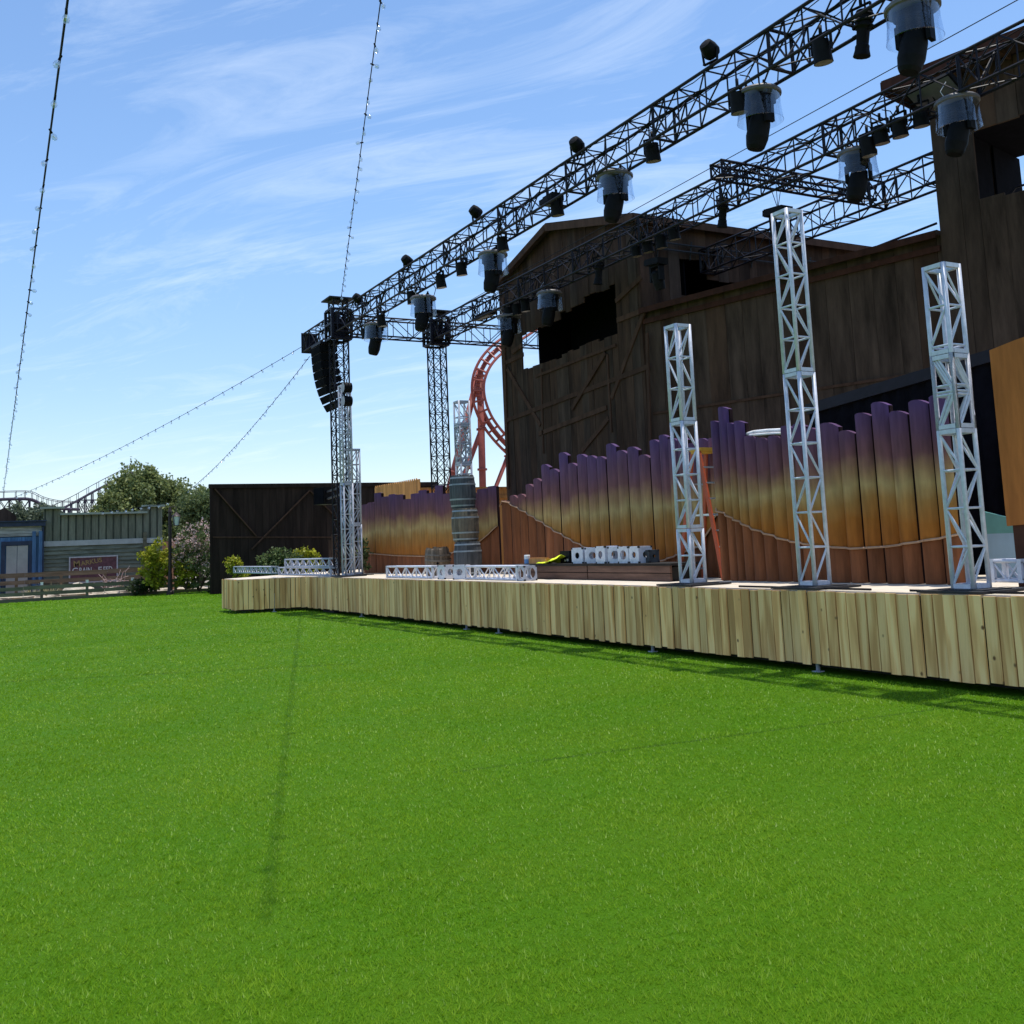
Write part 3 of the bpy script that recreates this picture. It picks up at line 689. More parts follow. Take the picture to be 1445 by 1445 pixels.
# ------------------------------------------------------------------ barn, wing and right block
def plank_wall(mb, p, d, s0, s1, zf, wid=.26, th=.03, holes=(), nrm=None, mi=0):
    """vertical boards along d from p between s0 and s1; zf(s) -> (z0,z1); holes: (sa,sb,za,zb,jag)"""
    s_ = s0
    while s_ < s1 - .02:
        w = min(wid * random.uniform(.8, 1.2), s1 - s_); mid = s_ + w / 2
        z0, z1 = zf(mid); za1, zb1 = zf(s_ + .002)[1], zf(s_ + w - .002)[1]
        spans = [(z0, None)]; cuts = [hh for hh in holes if hh[0] < mid < hh[1]]
        spans = []
        z = z0
        for sa, sb, za, zb, j in sorted(cuts, key=lambda q: q[2]):
            spans.append((z, za + random.uniform(-j, j), False)); z = zb + random.uniform(-j, j)
        spans.append((z, z1, True))
        off = random.uniform(0, .012); tint = random.random()
        for a, c, last in spans:
            if c - a < .02: continue
            A_ = p + d * (s_ + .003); B_ = p + d * (s_ + w - .003)
            n_ = nrm * off
            ta, tb = (za1, zb1) if last else (c, c)
            mb.prism([A_ + n_ + Vector((0, 0, a)), B_ + n_ + Vector((0, 0, a)), B_ + n_ + Vector((0, 0, tb)), A_ + n_ + Vector((0, 0, ta))], -nrm * th, mi if random.random() < .7 else min(1, mi + 1), tint)
        s_ += w
BY = 13.0; bxl, bxr, bxp = -24.05, -17.62, -21.08
EV, PK = 8.50, 9.32
barn = thing('barn', 'dark brown gabled barn with a wide jagged loft opening behind the stage', 'building', (bxp, BY, 0))
b = MB()
def gz(s):
    x = bxl + s
    return (.0, EV + (PK - EV) * (1 - (bxp - x) / (bxp - bxl)) if x < bxp else EV + (PK - EV) * (1 - (x - bxp) / (bxr - bxp)))
hs0 = -22.85 - bxl; hs1 = -18.55 - bxl
plank_wall(b, Vector((bxl, BY, 0)), Vector((1, 0, 0)), 0, bxr - bxl, gz, .27, .04, [(hs0, hs0 + 1.9, 6.05, 6.98, .03), (hs0 + 1.9, hs0 + 3.0, 6.10, 7.12, .05), (hs0 + 3.0, hs1, 6.13, 7.25, .04)], Vector((0, -1, 0)))
b.build('front_wall', ['barn_wood', 'barn_grey'], barn)
b = MB()
plank_wall(b, Vector((bxr, BY + .03, 0)), Vector((0, 1, 0)), 0, 14, lambda s: (0, EV), .27, .04, [(.95, 1.85, 6.9, 7.72, .02), (2.0, 2.9, 6.7, 7.3, .02)], Vector((1, 0, 0)))
b.build('side_wall', ['barn_wood', 'barn_grey'], barn)
b = MB()
plank_wall(b, Vector((bxl, BY + .03, 0)), Vector((0, 1, 0)), 0, 1.3, lambda s: (0, 6.0), .27, .04, [], Vector((-1, 0, 0)))
plank_wall(b, Vector((bxl, BY + .03, 0)), Vector((0, 1, 0)), 1.3, 14, lambda s: (0, EV), .27, .04, [], Vector((-1, 0, 0)))
plank_wall(b, Vector((bxl, BY + 14, 0)), Vector((1, 0, 0)), 0, bxr - bxl, gz, .4, .04, [], Vector((0, 1, 0)))
b.build('rear_wall', ['barn_wood', 'barn_grey'], barn)
b = MB(); b.box(((bxl + bxr) / 2 + .9, BY + 5, 5.9), (bxr - bxl - 2.1, 9.4, .05)); b.prism([(bxl + 1.4, BY + .35, 5.93), (bxl + 1.4, BY + 1.3, 5.93), (bxl + 1.4, BY + 1.3, 8.4), (bxl + 1.4, BY + .35, 8.4)], (.03, 0, 0)); b.box(((bxl + bxr) / 2 + .7, BY + 1.32, 7.1), (bxr - bxl - 1.6, .03, 2.3)); b.build('loft_shade_sheets', 'black_cloth', barn)  # black sheets added inside, their colour standing in for the loft's shade
b = MB()
ov = .22; sl = (PK - EV) / (bxr - bxp); sl2 = (PK - EV) / (bxp - bxl)
for e, xx, k in ((1, bxr + .20, sl), (-1, bxl - .16, sl2)):
    ze = PK - k * abs(xx - bxp) + .03
    b.prism([(bxp, BY - ov, PK + .03), (xx, BY - ov, ze), (xx, BY + 14.2, ze), (bxp, BY + 14.2, PK + .03)], (0, 0, .07))
b.build('roof', 'roofing', barn)
b = MB()
for xx, k in ((bxr + .20, sl), (bxl - .16, sl2)):
    ze = PK - k * abs(xx - bxp) + .03
    b.beam((bxp, BY - ov - .02, PK - .02), (xx, BY - ov - .02, ze - .05), .035, .17)
b.beam((bxr + .22, BY - ov, EV - .06), (bxr + .22, BY + 14, EV - .06), .03, .15)
b.build('rake_board', 'barn_trim', barn)
b = MB(); TYF = BY - .035
def tr(px0, py0, px1, py1, w=.1): b.beam(ony(px0, py0, TYF), ony(px1, py1, TYF), .035, w, (0, -1, 0) if False else (0, 0, 1))
def brace(px0, py0, px1, py1, w=.11):
    global NB; NB = globals().get('NB', 0) + 1; yy_ = TYF - .0025 * (NB % 8)
    p0, p1 = ony(px0, py0, yy_), ony(px1, py1, yy_); d = (p1 - p0).normalized(); n_ = Vector((0, 1, 0)); u = d.cross(n_)
    b.prism([p0 + u * w / 2, p1 + u * w / 2, p1 - u * w / 2, p0 - u * w / 2], (0, .03, 0))
brace(709, 514, 738, 500); brace(712, 594, 912, 518); brace(760, 612, 855, 575); brace(722, 497, 736, 487)
brace(870, 452, 909, 437); brace(755, 531, 868, 487, .07)
brace(806, 577, 853, 498); brace(862, 562, 908, 440); brace(715, 520, 762, 600); brace(858, 590, 821, 636); brace(763, 520, 766, 640, .06); brace(856, 500, 862, 610, .06)
brace(912, 470, 917, 640, .09); brace(709, 420, 716, 690, .10); brace(868, 425, 905, 390)
b.build('trim', 'barn_trim', barn)
b = MB()
for zz in (8.0, 7.85): b.tube((bxr + .12, BY + .4, zz), (bxr + .12, BY + 5.2, zz), .02)
for yy in range(6): b.tube((bxr + .02, BY + .5 + yy * .9, 7.7), (bxr + .12, BY + .5 + yy * .9, 8.1), .018)
b.build('wall_conduit', 'plate_black', barn)

WD = Vector((.9755, .2198, 0)); WN = Vector((.2198, -.9755, 0)); WP = Vector((bxr + .02, BY + .06, 0))
WS = 6.62; WZ = 6.42
wing = thing('annex', 'long low dark brown board annex with a reddish eave, right of the barn', 'building', WP + WD * 3)
b = MB(); plank_wall(b, WP, WD, 0, WS, lambda s: (0, WZ), .42, .04, [], WN); b.build('front_wall', ['barn_grey', 'barn_wood'], wing)
b = MB(); b.prism([WP + WN * .16 + Vector((0, 0, WZ)), WP + WD * WS + WN * .16 + Vector((0, 0, WZ)), WP + WD * WS - WN * 6 + Vector((0, 0, WZ)), WP - WN * 6 + Vector((0, 0, WZ))], (0, 0, .07)); b.build('roof', 'roofing', wing)
b = MB(); b.beam(WP + WN * .175 + Vector((0, 0, WZ - .0)), WP + WD * (WS - .03) + WN * .175 + Vector((0, 0, WZ)), .03, .12); b.beam(WP + WN * .05 + Vector((0, 0, WZ - .22)), WP + WD * (WS - .03) + WN * .05 + Vector((0, 0, WZ - .22)), .03, .10); b.build('eave_board', 'barn_red', wing)
b = MB(); q0 = onplane(930, 582, WP + WN * .03, WN); q1 = onplane(1325, 490, WP + WN * .03, WN)
b.beam(WP + WD * .1 + WN * .025 + Vector((0, 0, q0.z)), WP + WD * (WS - .05) + WN * .025 + Vector((0, 0, q0.z - .05)), .02, .05); b.build('belt_rail', 'barn_trim', wing)
b = MB()
for pxa, pya, pxb, pyb in ((1166, 376, 1322, 315),):
    a = onplane(pxa, pya, WP - WN * .4, WN); c = onplane(pxb, pyb, WP - WN * .4, WN); b.tube(a, c, .022, 6)
    for f in (.15, .65): q = a.lerp(c, f); b.tube((q.x, q.y, WZ), q, .018, 6)
b.build('roof_rail', 'black_paint', wing)
blk = thing('tower_block', 'tall dark brown board building with an open loft and deep eave at the right edge', 'building', WP + WD * 9)
b = MB(); HP = WP + WN * .04; zr = 9.02
plank_wall(b, HP, WD, WS, 12.5, lambda s: (0, zr), .36, .05, [(7.47, 12.6, 6.80, 8.02, .04)], WN); b.build('front_wall', ['barn_grey', 'barn_wood'], blk)
b = MB(); LP = HP + WD * (WS + .02) - WN * .06
plank_wall(b, LP, -WN, 0, 1.96, lambda s: (0, zr), .36, .05, [], -WD); plank_wall(b, LP, -WN, 2.10, 3.2, lambda s: (0, zr), .36, .05, [], -WD); [b.prism([LP - WN * 1.95 + Vector((0, 0, za)), LP - WN * 2.11 + Vector((0, 0, za)), LP - WN * 2.11 + Vector((0, 0, zb)), LP - WN * 1.95 + Vector((0, 0, zb))], WD * .03) for za, zb in ((0, 7.2), (7.42, 7.5), (7.8, 7.88), (8.1, 9.0))]; b.build('side_wall', ['barn_grey', 'barn_wood'], blk)
b = MB()
for da, db in ((.12, 2.02), (2.16, 3.3)):
    q_ = HP + WD * (WS + .09); b.prism([q_ - WN * da + Vector((0, 0, 6.46)), q_ - WN * db + Vector((0, 0, 6.46)), q_ - WN * db + Vector((0, 0, 8.44)), q_ - WN * da + Vector((0, 0, 8.44))], WD * .03)
b.prism([HP + WD * (WS + .1) - WN * .1 + Vector((0, 0, 8.45)), HP + WD * 12.4 - WN * .1 + Vector((0, 0, 8.45)), HP + WD * 12.4 - WN * 3.2 + Vector((0, 0, 8.45)), HP + WD * (WS + .1) - WN * 3.2 + Vector((0, 0, 8.45))], (0, 0, .05)); b.build('loft_shade_sheets', 'black_cloth', blk)  # added black side and ceiling sheets: interior shade put in as colour
b = MB(); q = HP - WD * 0 + Vector((0, 0, zr + .02))
cs = [q + WD * (WS - .5) + WN * .55, q + WD * 13 + WN * .55, q + WD * 13 - WN * 3.7, q + WD * (WS - .5) - WN * 3.7]
b.prism(cs, (0, 0, .06)); b.build('roof', 'roofing', blk)
b = MB(); b.beam(cs[0] + WN * .02, cs[1] + WN * .02, .035, .22); b.beam(cs[0] - WD * .02, cs[3] - WD * .02, .035, .22); b.build('eave_board', 'barn_red', blk)
b = MB()
for k in range(8):
    b = MB(); b.beam(HP + WD * (WS - .2 + k * .8) + WN * .5 + Vector((0, 0, zr - .03)), HP + WD * (WS - .2 + k * .8) + WN * .03 + Vector((0, 0, zr - .03)), .05, .09); b.build('eave_bracket', 'barn_trim', blk)

b = MB(); r0 = onplane(1428, 283, HP - WN * .3, WN); b.path([(r0.x, r0.y, 6.7), r0 + Vector((0, 0, .12)), r0 + WD * .08 + Vector((0, 0, .2)), r0 + WD * 1.2 + Vector((0, 0, .2))], .02, 6); b.build('loft_rail', 'black_paint', blk)

# dark wall on the left
DWX = -44.0; yw0 = onx(296, 720, DWX).y; zw = onx(296, 685, DWX).z
dw = thing('board_wall', 'long plain dark brown board wall with crossed braces at the left of the stage', 'wall', (DWX, 14, 0))
b = MB(); plank_wall(b, Vector((DWX, yw0, 0)), Vector((0, 1, 0)), 0, 10.5, lambda s: (0, zw), .32, .05, [], Vector((1, 0, 0))); b.build('boarding', ['dark_wall', 'dark_wall'], dw)
b = MB(); b.beam((DWX + .06, yw0 - .05, zw - .04), (DWX + .06, yw0 + 10.5, zw - .04), .08, .18); b.beam((DWX + .05, yw0 + .06, 0), (DWX + .05, yw0 + .06, zw - .1), .06, .1, (0, 1, 0)); b.build('cap_rail', 'dark_wall', dw)
b = MB()
for (a, c, e, f) in ((303, 690, 362, 757), (437, 692, 355, 775), (437, 692, 500, 757)):
    b.beam(onx(a, c, DWX + .045), onx(e, f, DWX + .045), .05, .13, (1, 0, 0))
b.beam(onx(300, 758, DWX + .04), onx(470, 758, DWX + .04), .03, .05)
b.build('brace', 'barn_trim', dw)
# rough plank screen beside grey tower
b = MB(); p0 = at(464, 790, 30.5); p1 = at(485, 790, 30.5); dd = (p1 - p0); 
for k in range(5):
    c = p0.lerp(p1, (k + .5) / 5); top = at(465 + k * 4, 757 + random.uniform(-4, 6), 30.5).z
    b.box((c.x, c.y, top / 2), (dd.length / 5 - .01, .04, top), 0, Matrix.Rotation(math.atan2(dd.y, dd.x), 3, 'Z'))
tag(b.build('plank_screen', 'barn_grey', None, (p0.x, p0.y, 0)), 'narrow grey brown screen of rough planks left of the grey towers', 'screen')

# orange corner fence
of = thing('board_fence', 'raw orange timber board fence with a corner behind the left set panel', 'fence', (-28.3, 13, 0))
yo = 12.9; xa, xb = ony(529, 690, yo).x, ony(592, 690, yo).x; zo = ony(592, 675, yo).z; zo2 = onx(690, 686, xb).z
b = MB(); s_ = xa; zrow = zo - .04
while s_ < xb:
    w = .17; b.box((s_ + w / 2, yo, (zrow + .4) / 2 + random.uniform(-.01, .03)), (w - .01, .025, zrow - .4)); s_ += w
for k in range(int((xb - xa) / .17)): b.prism([(xa + k * .17 + .02, yo - .012, zo - .06), (xa + k * .17 + .15, yo - .012, zo - .06), (xa + k * .17 + .11, yo - .012, zo + .02), (xa + k * .17 + .06, yo - .012, zo + .02)], (0, .02, 0))
b.build('picket_panel', 'orange_wood', of)
b = MB(); y_ = yo
while y_ < 16.5:
    w = .24; b.box((xb, y_ + w / 2 + .02, (zo2 + .3) / 2), (.03, w - .008, zo2 - .35)); y_ += w
b.build('board_panel', 'orange_wood', of)
b = MB(); b.box((xb + .03, 14.7, zo2 - .05), (.09, 3.6, .045)); b.box((xb + .035, 14.7, zo2 - .35), (.045, 3.6, .09)); b.build('rail', 'orange_wood', of)

# ------------------------------------------------------------------ set panels
def set_panel(label, p, q, tops, zb, matname, round_=True, depth=.06, trim=True):
    """p,q ends on the deck plane line; tops: list of (px0,px1,pytop) in picture columns; zb(px)-> cut line row (picture) or None"""
    p, q = Vector(p), Vector(q); d = (q - p).normalized(); n_ = Vector((d.y, -d.x, 0)); n_ = n_ if n_.dot(Vector((.5, -1, 0))) > 0 else -n_
    t = thing('set_panel', label, 'stage set', ((p + q) / 2).to_tuple()[:2] + (DZ,))
    up_, lo_, tr_, bk = MB(), MB(), MB(), MB()
    cutpts = []
    for (a, c, py) in tops:
        A_ = onplane(a, py + 60, p, n_); C_ = onplane(c, py + 60, p, n_)
        zt = onplane((a + c) / 2, py, p, n_).z
        N_ = 7; rows = []
        w = (C_ - A_).length
        if round_: A_, C_ = A_.lerp(C_, .022), C_.lerp(A_, .022)
        for i in range(N_):
            f = i / (N_ - 1); u = 2 * f - 1
            bulge = depth * math.sqrt(max(0, 1 - u * u)) if round_ else (.012 if 0 < i < N_ - 1 else 0)
            cap = (1 - math.sqrt(max(0, 1 - (u * .96)**2))) * w * .27 if round_ else abs(u) ** 6 * .01
            X = A_.lerp(C_, f); base = Vector((X.x, X.y, 0)) + n_ * bulge
            pxx = a + (c - a) * f; cut = onplane(pxx, zb(pxx), p, n_).z
            rows.append((base, DZ + .005, max(DZ + .006, min(cut, zt - cap - .02)), zt - cap))
        vs = []; 
        for base, z0, z1, z2 in rows: vs += [base + Vector((0, 0, z1)) + n_ * .025, base + Vector((0, 0, z2)) + n_ * .025]
        up_.add(vs, [(2 * i, 2 * i + 2, 2 * i + 3, 2 * i + 1) for i in range(N_ - 1)], 0, None, round_)
        vs = []
        for base, z0, z1, z2 in rows: vs += [base + Vector((0, 0, z0)), base + Vector((0, 0, z1))]
        lo_.add(vs, [(2 * i, 2 * i + 2, 2 * i + 3, 2 * i + 1) for i in range(N_ - 1)], 0, None, round_)
        # body behind the front skin (real thickness)
        b0, b1 = rows[0][0], rows[-1][0]; zz = zt - w * .2 if round_ else zt - .02
        bk.prism([b0 + Vector((0, 0, DZ + .004)), b1 + Vector((0, 0, DZ + .004)), b1 + Vector((0, 0, zz)), b0 + Vector((0, 0, zz))], -n_ * .05)
        if round_: bk.prism([onplane(a, py + 60, p, n_).xy.to_3d() + Vector((0, 0, DZ + .006)) - n_ * .02, onplane(c, py + 60, p, n_).xy.to_3d() + Vector((0, 0, DZ + .006)) - n_ * .02, onplane(c, py + 60, p, n_).xy.to_3d() + Vector((0, 0, zz - .12)) - n_ * .02, onplane(a, py + 60, p, n_).xy.to_3d() + Vector((0, 0, zz - .12)) - n_ * .02], -n_ * .02)
        up_.add([r[0] + Vector((0, 0, r[3])) + n_ * .025 for r in rows] + [r[0] + Vector((0, 0, r[3])) - n_ * .05 for r in rows], [(i, i + 1, N_ + i + 1, N_ + i) for i in range(N_ - 1)], 0, None, False)
        cutpts += [rows[0][0] + Vector((0, 0, rows[0][2])) + n_ * .035, rows[3][0] + Vector((0, 0, rows[3][2])) + n_ * .035]
    cutpts.append(rows[-1][0] + Vector((0, 0, rows[-1][2])) + n_ * .035)
    up_.build('painted_boards', matname, t); lo_.build('lower_boards', 'panel_brown', t); bk.build('backing', 'panel_gap', t)
    if trim:
        cc = [x for x in cutpts if x.z > DZ + .05]
        if len(cc) > 1: tr_.path([x + n_ * .02 for x in cc], .014, 5); tr_.build('edge_moulding', 'panel_edge', t)
    b = MB()
    for f in (.2, .5, .8):
        X = p.lerp(q, f) - n_ * .06; b.beam((X.x, X.y, DZ), (X.x, X.y, DZ + 1.2), .05, .09, (0, 1, 0)); b.beam((X.x, X.y, DZ + 1.0), (X.x - n_.x * .7, X.y - n_.y * .7, DZ + .03), .05, .05, (0, 0, 1))
    b.build('brace', 'orange_wood', t)
    return t
def interp(pts):
    def f(x):
        if x <= pts[0][0]: return pts[0][1]
        for (a, ya), (c, yc) in zip(pts, pts[1:]):
            if x <= c:
                u = (x - a) / (c - a); return ya + (yc - ya) * u
        return pts[-1][1]
    return f
sunset('sunset_left', (1.15, 3.15)); sunset('sunset_mid', (1.15, 3.25)); sunset('sunset_right', (1.25, 3.10))
# left, flat sawn planks
pl = ony(510, 760, 10.3); pr_ = ony(712, 760, 11.15)
k = [65, 109, 158, 210, 263, 311, 370, 425, 481, 542, 602, 660, 720, 790, 850, 910, 987, 1052]
tp = [370, 355, 285, 312, 295, 298, 330, 290, 265, 285, 230, 290, 262, 300, 285, 255, 235]
set_panel('flat left set panel of jagged planks painted purple, straw and orange', pl, pr_, [(500 + k[i] / 5.16, 500 + k[i + 1] / 5.16, 640 + tp[i] / 5.16) for i in range(len(tp))],
          interp([(512, 780), (560, 784), (600, 785), (640, 780), (680, 764), (712, 735)]), 'sunset_left', False, .02)
pl = ony(706, 760, 11.1); pr_ = ony(1015, 760, 10.6)
k = [40, 92, 140, 184, 228, 272, 320, 372, 424, 475, 530, 588, 640, 700, 760, 826, 890, 944, 994, 1048, 1104, 1160, 1225, 1270]
tp = [585, 555, 548, 492, 460, 380, 405, 312, 372, 322, 330, 335, 262, 300, 280, 325, 240, 212, 232, 225, 260, 232, 230]
set_panel('rising middle set panel of rounded logs, between the barrels and the stepladder', pl, pr_, [(700 + k[i] / 4.014, 700 + k[i + 1] / 4.014, 560 + tp[i] / 4.014) for i in range(len(tp))],
          interp([(708, 700), (750, 725), (790, 752), (822, 770), (860, 785), (930, 792), (990, 770), (1016, 722)]), 'sunset_mid', True, .05)
pl = ony(1010, 760, 10.0); pr_ = ony(1345, 760, 10.0)
k = [-105, -70, -22, 10, 60, 118, 180, 245, 305, 370, 430, 535, 617, 698, 788, 884, 990, 1085]
tp = [40, 120, 200, 190, 265, 275, 265, 215, 205, 225, 200, 238, 150, 95, 140, 85, 60]
set_panel('right set panel of broad rounded logs between the two right white towers', pl, pr_, [(1040 + k[i] / 3.568, 1040 + k[i + 1] / 3.568, 540 + (tp[i] if tp[i] > 45 else 190) / 3.568) for i in range(len(tp))],
          interp([(1005, 712), (1016, 722), (1060, 745), (1110, 763), (1150, 770), (1200, 774), (1250, 771), (1335, 757), (1345, 754)]), 'sunset_right', True, .075)
# plain orange panel at the right edge
p0 = ony(1410, 600, 9.85); n0 = Vector((0, -1, 0))
t = thing('set_panel', 'plain orange set panel with a dark foot at the right edge of the photo', 'stage set', (p0.x + .7, 9.85, DZ))
b = MB(); zt = ony(1412, 492, 9.85).z; zc = ony(1430, 742, 9.85).z; x0 = p0.x
b.prism([(x0 + .0, 9.85, zc), (x0 + 1.9, 9.85, zc + .1), (x0 + 1.9, 9.85, zt + .2), (x0 + 1.0, 9.85, zt + .14), (x0 + .3, 9.85, zt + .05), (x0, 9.85, zt)], (0, -.04, 0)); b.build('painted_boards', 'orange_panel', t)
b = MB(); b.prism([(x0 + .05, 9.87, DZ), (x0 + 1.9, 9.87, DZ), (x0 + 1.9, 9.87, zc + .15), (x0 + .05, 9.87, zc + .05)], (0, -.035, 0)); b.build('lower_boards', 'brown_panel', t)
# teal and pale blue flat
yt = 11.2; b = MB(); a0 = ony(1390, 760, yt); a1 = ony(1445, 760, yt); ztl = ony(1398, 723, yt).z; zm = ony(1400, 753, yt).z
t = thing('painted_flat', 'teal and pale blue painted flat standing behind the right white tower', 'stage set', (a0.x, yt, DZ))
b.prism([(a0.x, yt, zm), (a1.x, yt, zm), (a1.x, yt, ztl - .12), (a0.x, yt, ztl + .02)], (0, .03, 0)); b.build('upper_flat', 'teal', t)
b = MB(); b.prism([(a0.x, yt, DZ + .01), (a1.x, yt, DZ + .01), (a1.x, yt, zm), (a0.x, yt, zm)], (0, .03, 0)); b.build('lower_flat', 'pale_blue', t)
# black drape and its beam behind the right panel
yd = 11.6; t = thing('stage_drape', 'black drape under a sloping dark beam behind the right set panel', 'drape', (ony(1280, 700, yd).x, yd, DZ))
q0, q1, q2 = ony(1140, 578, yd), ony(1313, 527, yd), ony(1450, 487, yd)
b = MB(); b.beam(q0, q2, .08, .16); b.build('beam', 'black_paint', t)
b = MB(); N_ = 70; vs = []
for i in range(N_ + 1):
    c = q0.lerp(q2, i / N_); w_ = .05 * math.sin(i * 1.3) + .02 * math.sin(i * 2.9); vs += [(c.x, yd + .02 + w_, DZ + .02), (c.x, yd + .02 + w_ * .5, c.z - .05)]
b.add(vs, [(2 * i, 2 * i + 2, 2 * i + 3, 2 * i + 1) for i in range(N_)], 0, .5, True); b.build('cloth', 'black_cloth', t)
b = MB()
for f in (.02, .98): c = q0.lerp(q2, f); b.tube((c.x, yd + .12, DZ), (c.x, yd + .12, c.z), .03, 8)
b.build('post', 'black_paint', t)
# white pipe on top of right panel
b = MB(); b.path([ony(1054, 613, 10.02), ony(1064, 610, 10.02), ony(1085, 608, 10.02), ony(1110, 607, 10.02)], .03, 8); b.path([ony(1058, 614, 9.95), ony(1085, 612, 9.95), ony(1108, 611, 9.95)], .016, 8)
tag(b.build('plastic_pipe', 'pipe_white', None, ony(1080, 610, 10)), 'white plastic pipe lying along the top of the right set panel', 'pipe')
# grey wall box
P = onplane(1410, 598, WP + WN * .12, WN); b = MB(); b.box(P, (.32, .2, .42), 0, Matrix.Rotation(math.atan2(WD.y, WD.x), 3, 'Z')); b.box(P + WN * .11, (.26, .02, .36), 0, Matrix.Rotation(math.atan2(WD.y, WD.x), 3, 'Z'))
tag(b.build('wall_speaker', 'lid_grey', None, P), 'small pale grey box fixed to the dark wall beside the orange panel', 'box')

def smooth_pts(pts, k=3):
    for _ in range(k - 1):
        out = [pts[0]]
        for a, c in zip(pts, pts[1:]): out += [a.lerp(c, .25), a.lerp(c, .75)]
        pts = out + [pts[-1]]
    return pts
# ------------------------------------------------------------------ props on the stage
def barrel(label, px, y, z, h, r, mats, holed=False, broken=False, tilt=0):
    c = ony(px, 780, y)
    t = thing('barrel', label, 'barrel', (c.x, y, z), 'wooden barrels on the stage')
    b = MB(); n = 26
    for i in range(n):
        a0, a1 = 2 * math.pi * i / n, 2 * math.pi * (i + 1) / n - .02
        rows = 8; vs = []
        for j in range(rows + 1):
            f = j / rows; rr = r * (.80 + .20 * math.sin(math.pi * (.06 + .88 * f)) ** .8); zz = z + h * f + (random.uniform(-.05, .0) if broken and j == rows else 0)
            vs += [(c.x + rr * math.cos(a0), y + rr * math.sin(a0), zz), (c.x + rr * math.cos(a1), y + rr * math.sin(a1), zz)]
        b.add(vs, [(2 * j, 2 * j + 1, 2 * j + 3, 2 * j + 2) for j in range(rows)], 0, None, False)
    b.add([(c.x + r * .8 * math.cos(2 * math.pi * i / 20), y + r * .8 * math.sin(2 * math.pi * i / 20), z + h * (.97 if not broken else .8)) for i in range(20)], [tuple(range(20))])
    b.build('staves', mats[0], t)
    for f in ((.08, .27, .72, .92) if not broken else (.08, .55, .74)):
        hb = MB(); rr = lambda g: r * (.80 + .20 * math.sin(math.pi * (.06 + .88 * g)) ** .8) + .006
        e = .018 / h * 1.0; pr = [(rr(f - e) , z + h * (f - e) - z), (rr(f - e) + .004, h * (f - e)), (rr(f + e) + .004, h * (f + e)), (rr(f + e), h * (f + e))]
        rot = Matrix.Rotation(R_(7 if (broken and f > .5) else 0), 3, 'Y')
        hb.lathe(pr, (c.x, y, z), 26, 0, rot, False); hb.build('hoop', mats[1], t)
    if holed:
        v = MB(); dx = Vector((-c.x, -y, 0)).normalized(); rot = dx.to_track_quat('Z', 'Y').to_matrix(); v.lathe([(.002, 0), (.03, .0)], Vector((c.x, y, z + h * .42)) + dx * (r * 1.0 + .004), 10, 0, rot, False); v.build('bung_hole', 'black_cloth', t)
    return t
by = 10.15; bz0 = DZ + .004; bh = (ony(658, 670, by).z - bz0) / 3
barrel('bottom dark barrel of the stack of three on the stage', 660, by, bz0, bh, .315, ('barrel_dark', 'hoop'))
barrel('middle barrel of the stack, worn with a pale scraped patch', 658, by, bz0 + bh, bh, .31, ('barrel_worn', 'hoop'))
barrel('top dark barrel of the stack of three with pale hoops', 656, by, bz0 + 2 * bh, bh, .30, ('barrel_dark', 'hoop'))
h1 = ony(617, 771, 10.0).z - bz0
barrel('single broken topped brown barrel left of the barrel stack', 617, 10.0, bz0, h1, .30, ('barrel_brown', 'hoop_dull'), True, True)

# riser
ry0 = 9.55; xa, xb = ony(726, 805, ry0).x, ony(947, 805, ry0).x; rz = ony(830, 796, ry0).z
t = thing('riser', 'low dark plank riser on the stage carrying the hi-vis vest and truss blocks', 'riser', ((xa + xb) / 2, ry0 + .6, DZ))
b = MB()
for i, (u0, u1) in enumerate(((0, .53), (.535, 1))):
    for j in range(2):
        x0_, x1_ = xa + (xb - xa) * u0, xa + (xb - xa) * u1; hh = (rz - .03 - DZ) / 2
        b.box(((x0_ + x1_) / 2, ry0, DZ + .006 + hh * (j + .5)), (x1_ - x0_ - .01, .04, hh - .012))
b.build('front_boards', 'riser_wood', t)
b = MB(); b.box(((xa + xb) / 2, ry0 + .28, rz - .012), (xb - xa + .06, .62, .035)); b.build('top_board', 'under_dark', t)
b = MB(); b.box(((xa + xb) / 2, ry0 + .28, (rz + DZ) / 2 - .02), (xb - xa - .06, .5, rz - DZ - .06)); b.build('frame', 'under_dark', t)
RZ = rz + .008
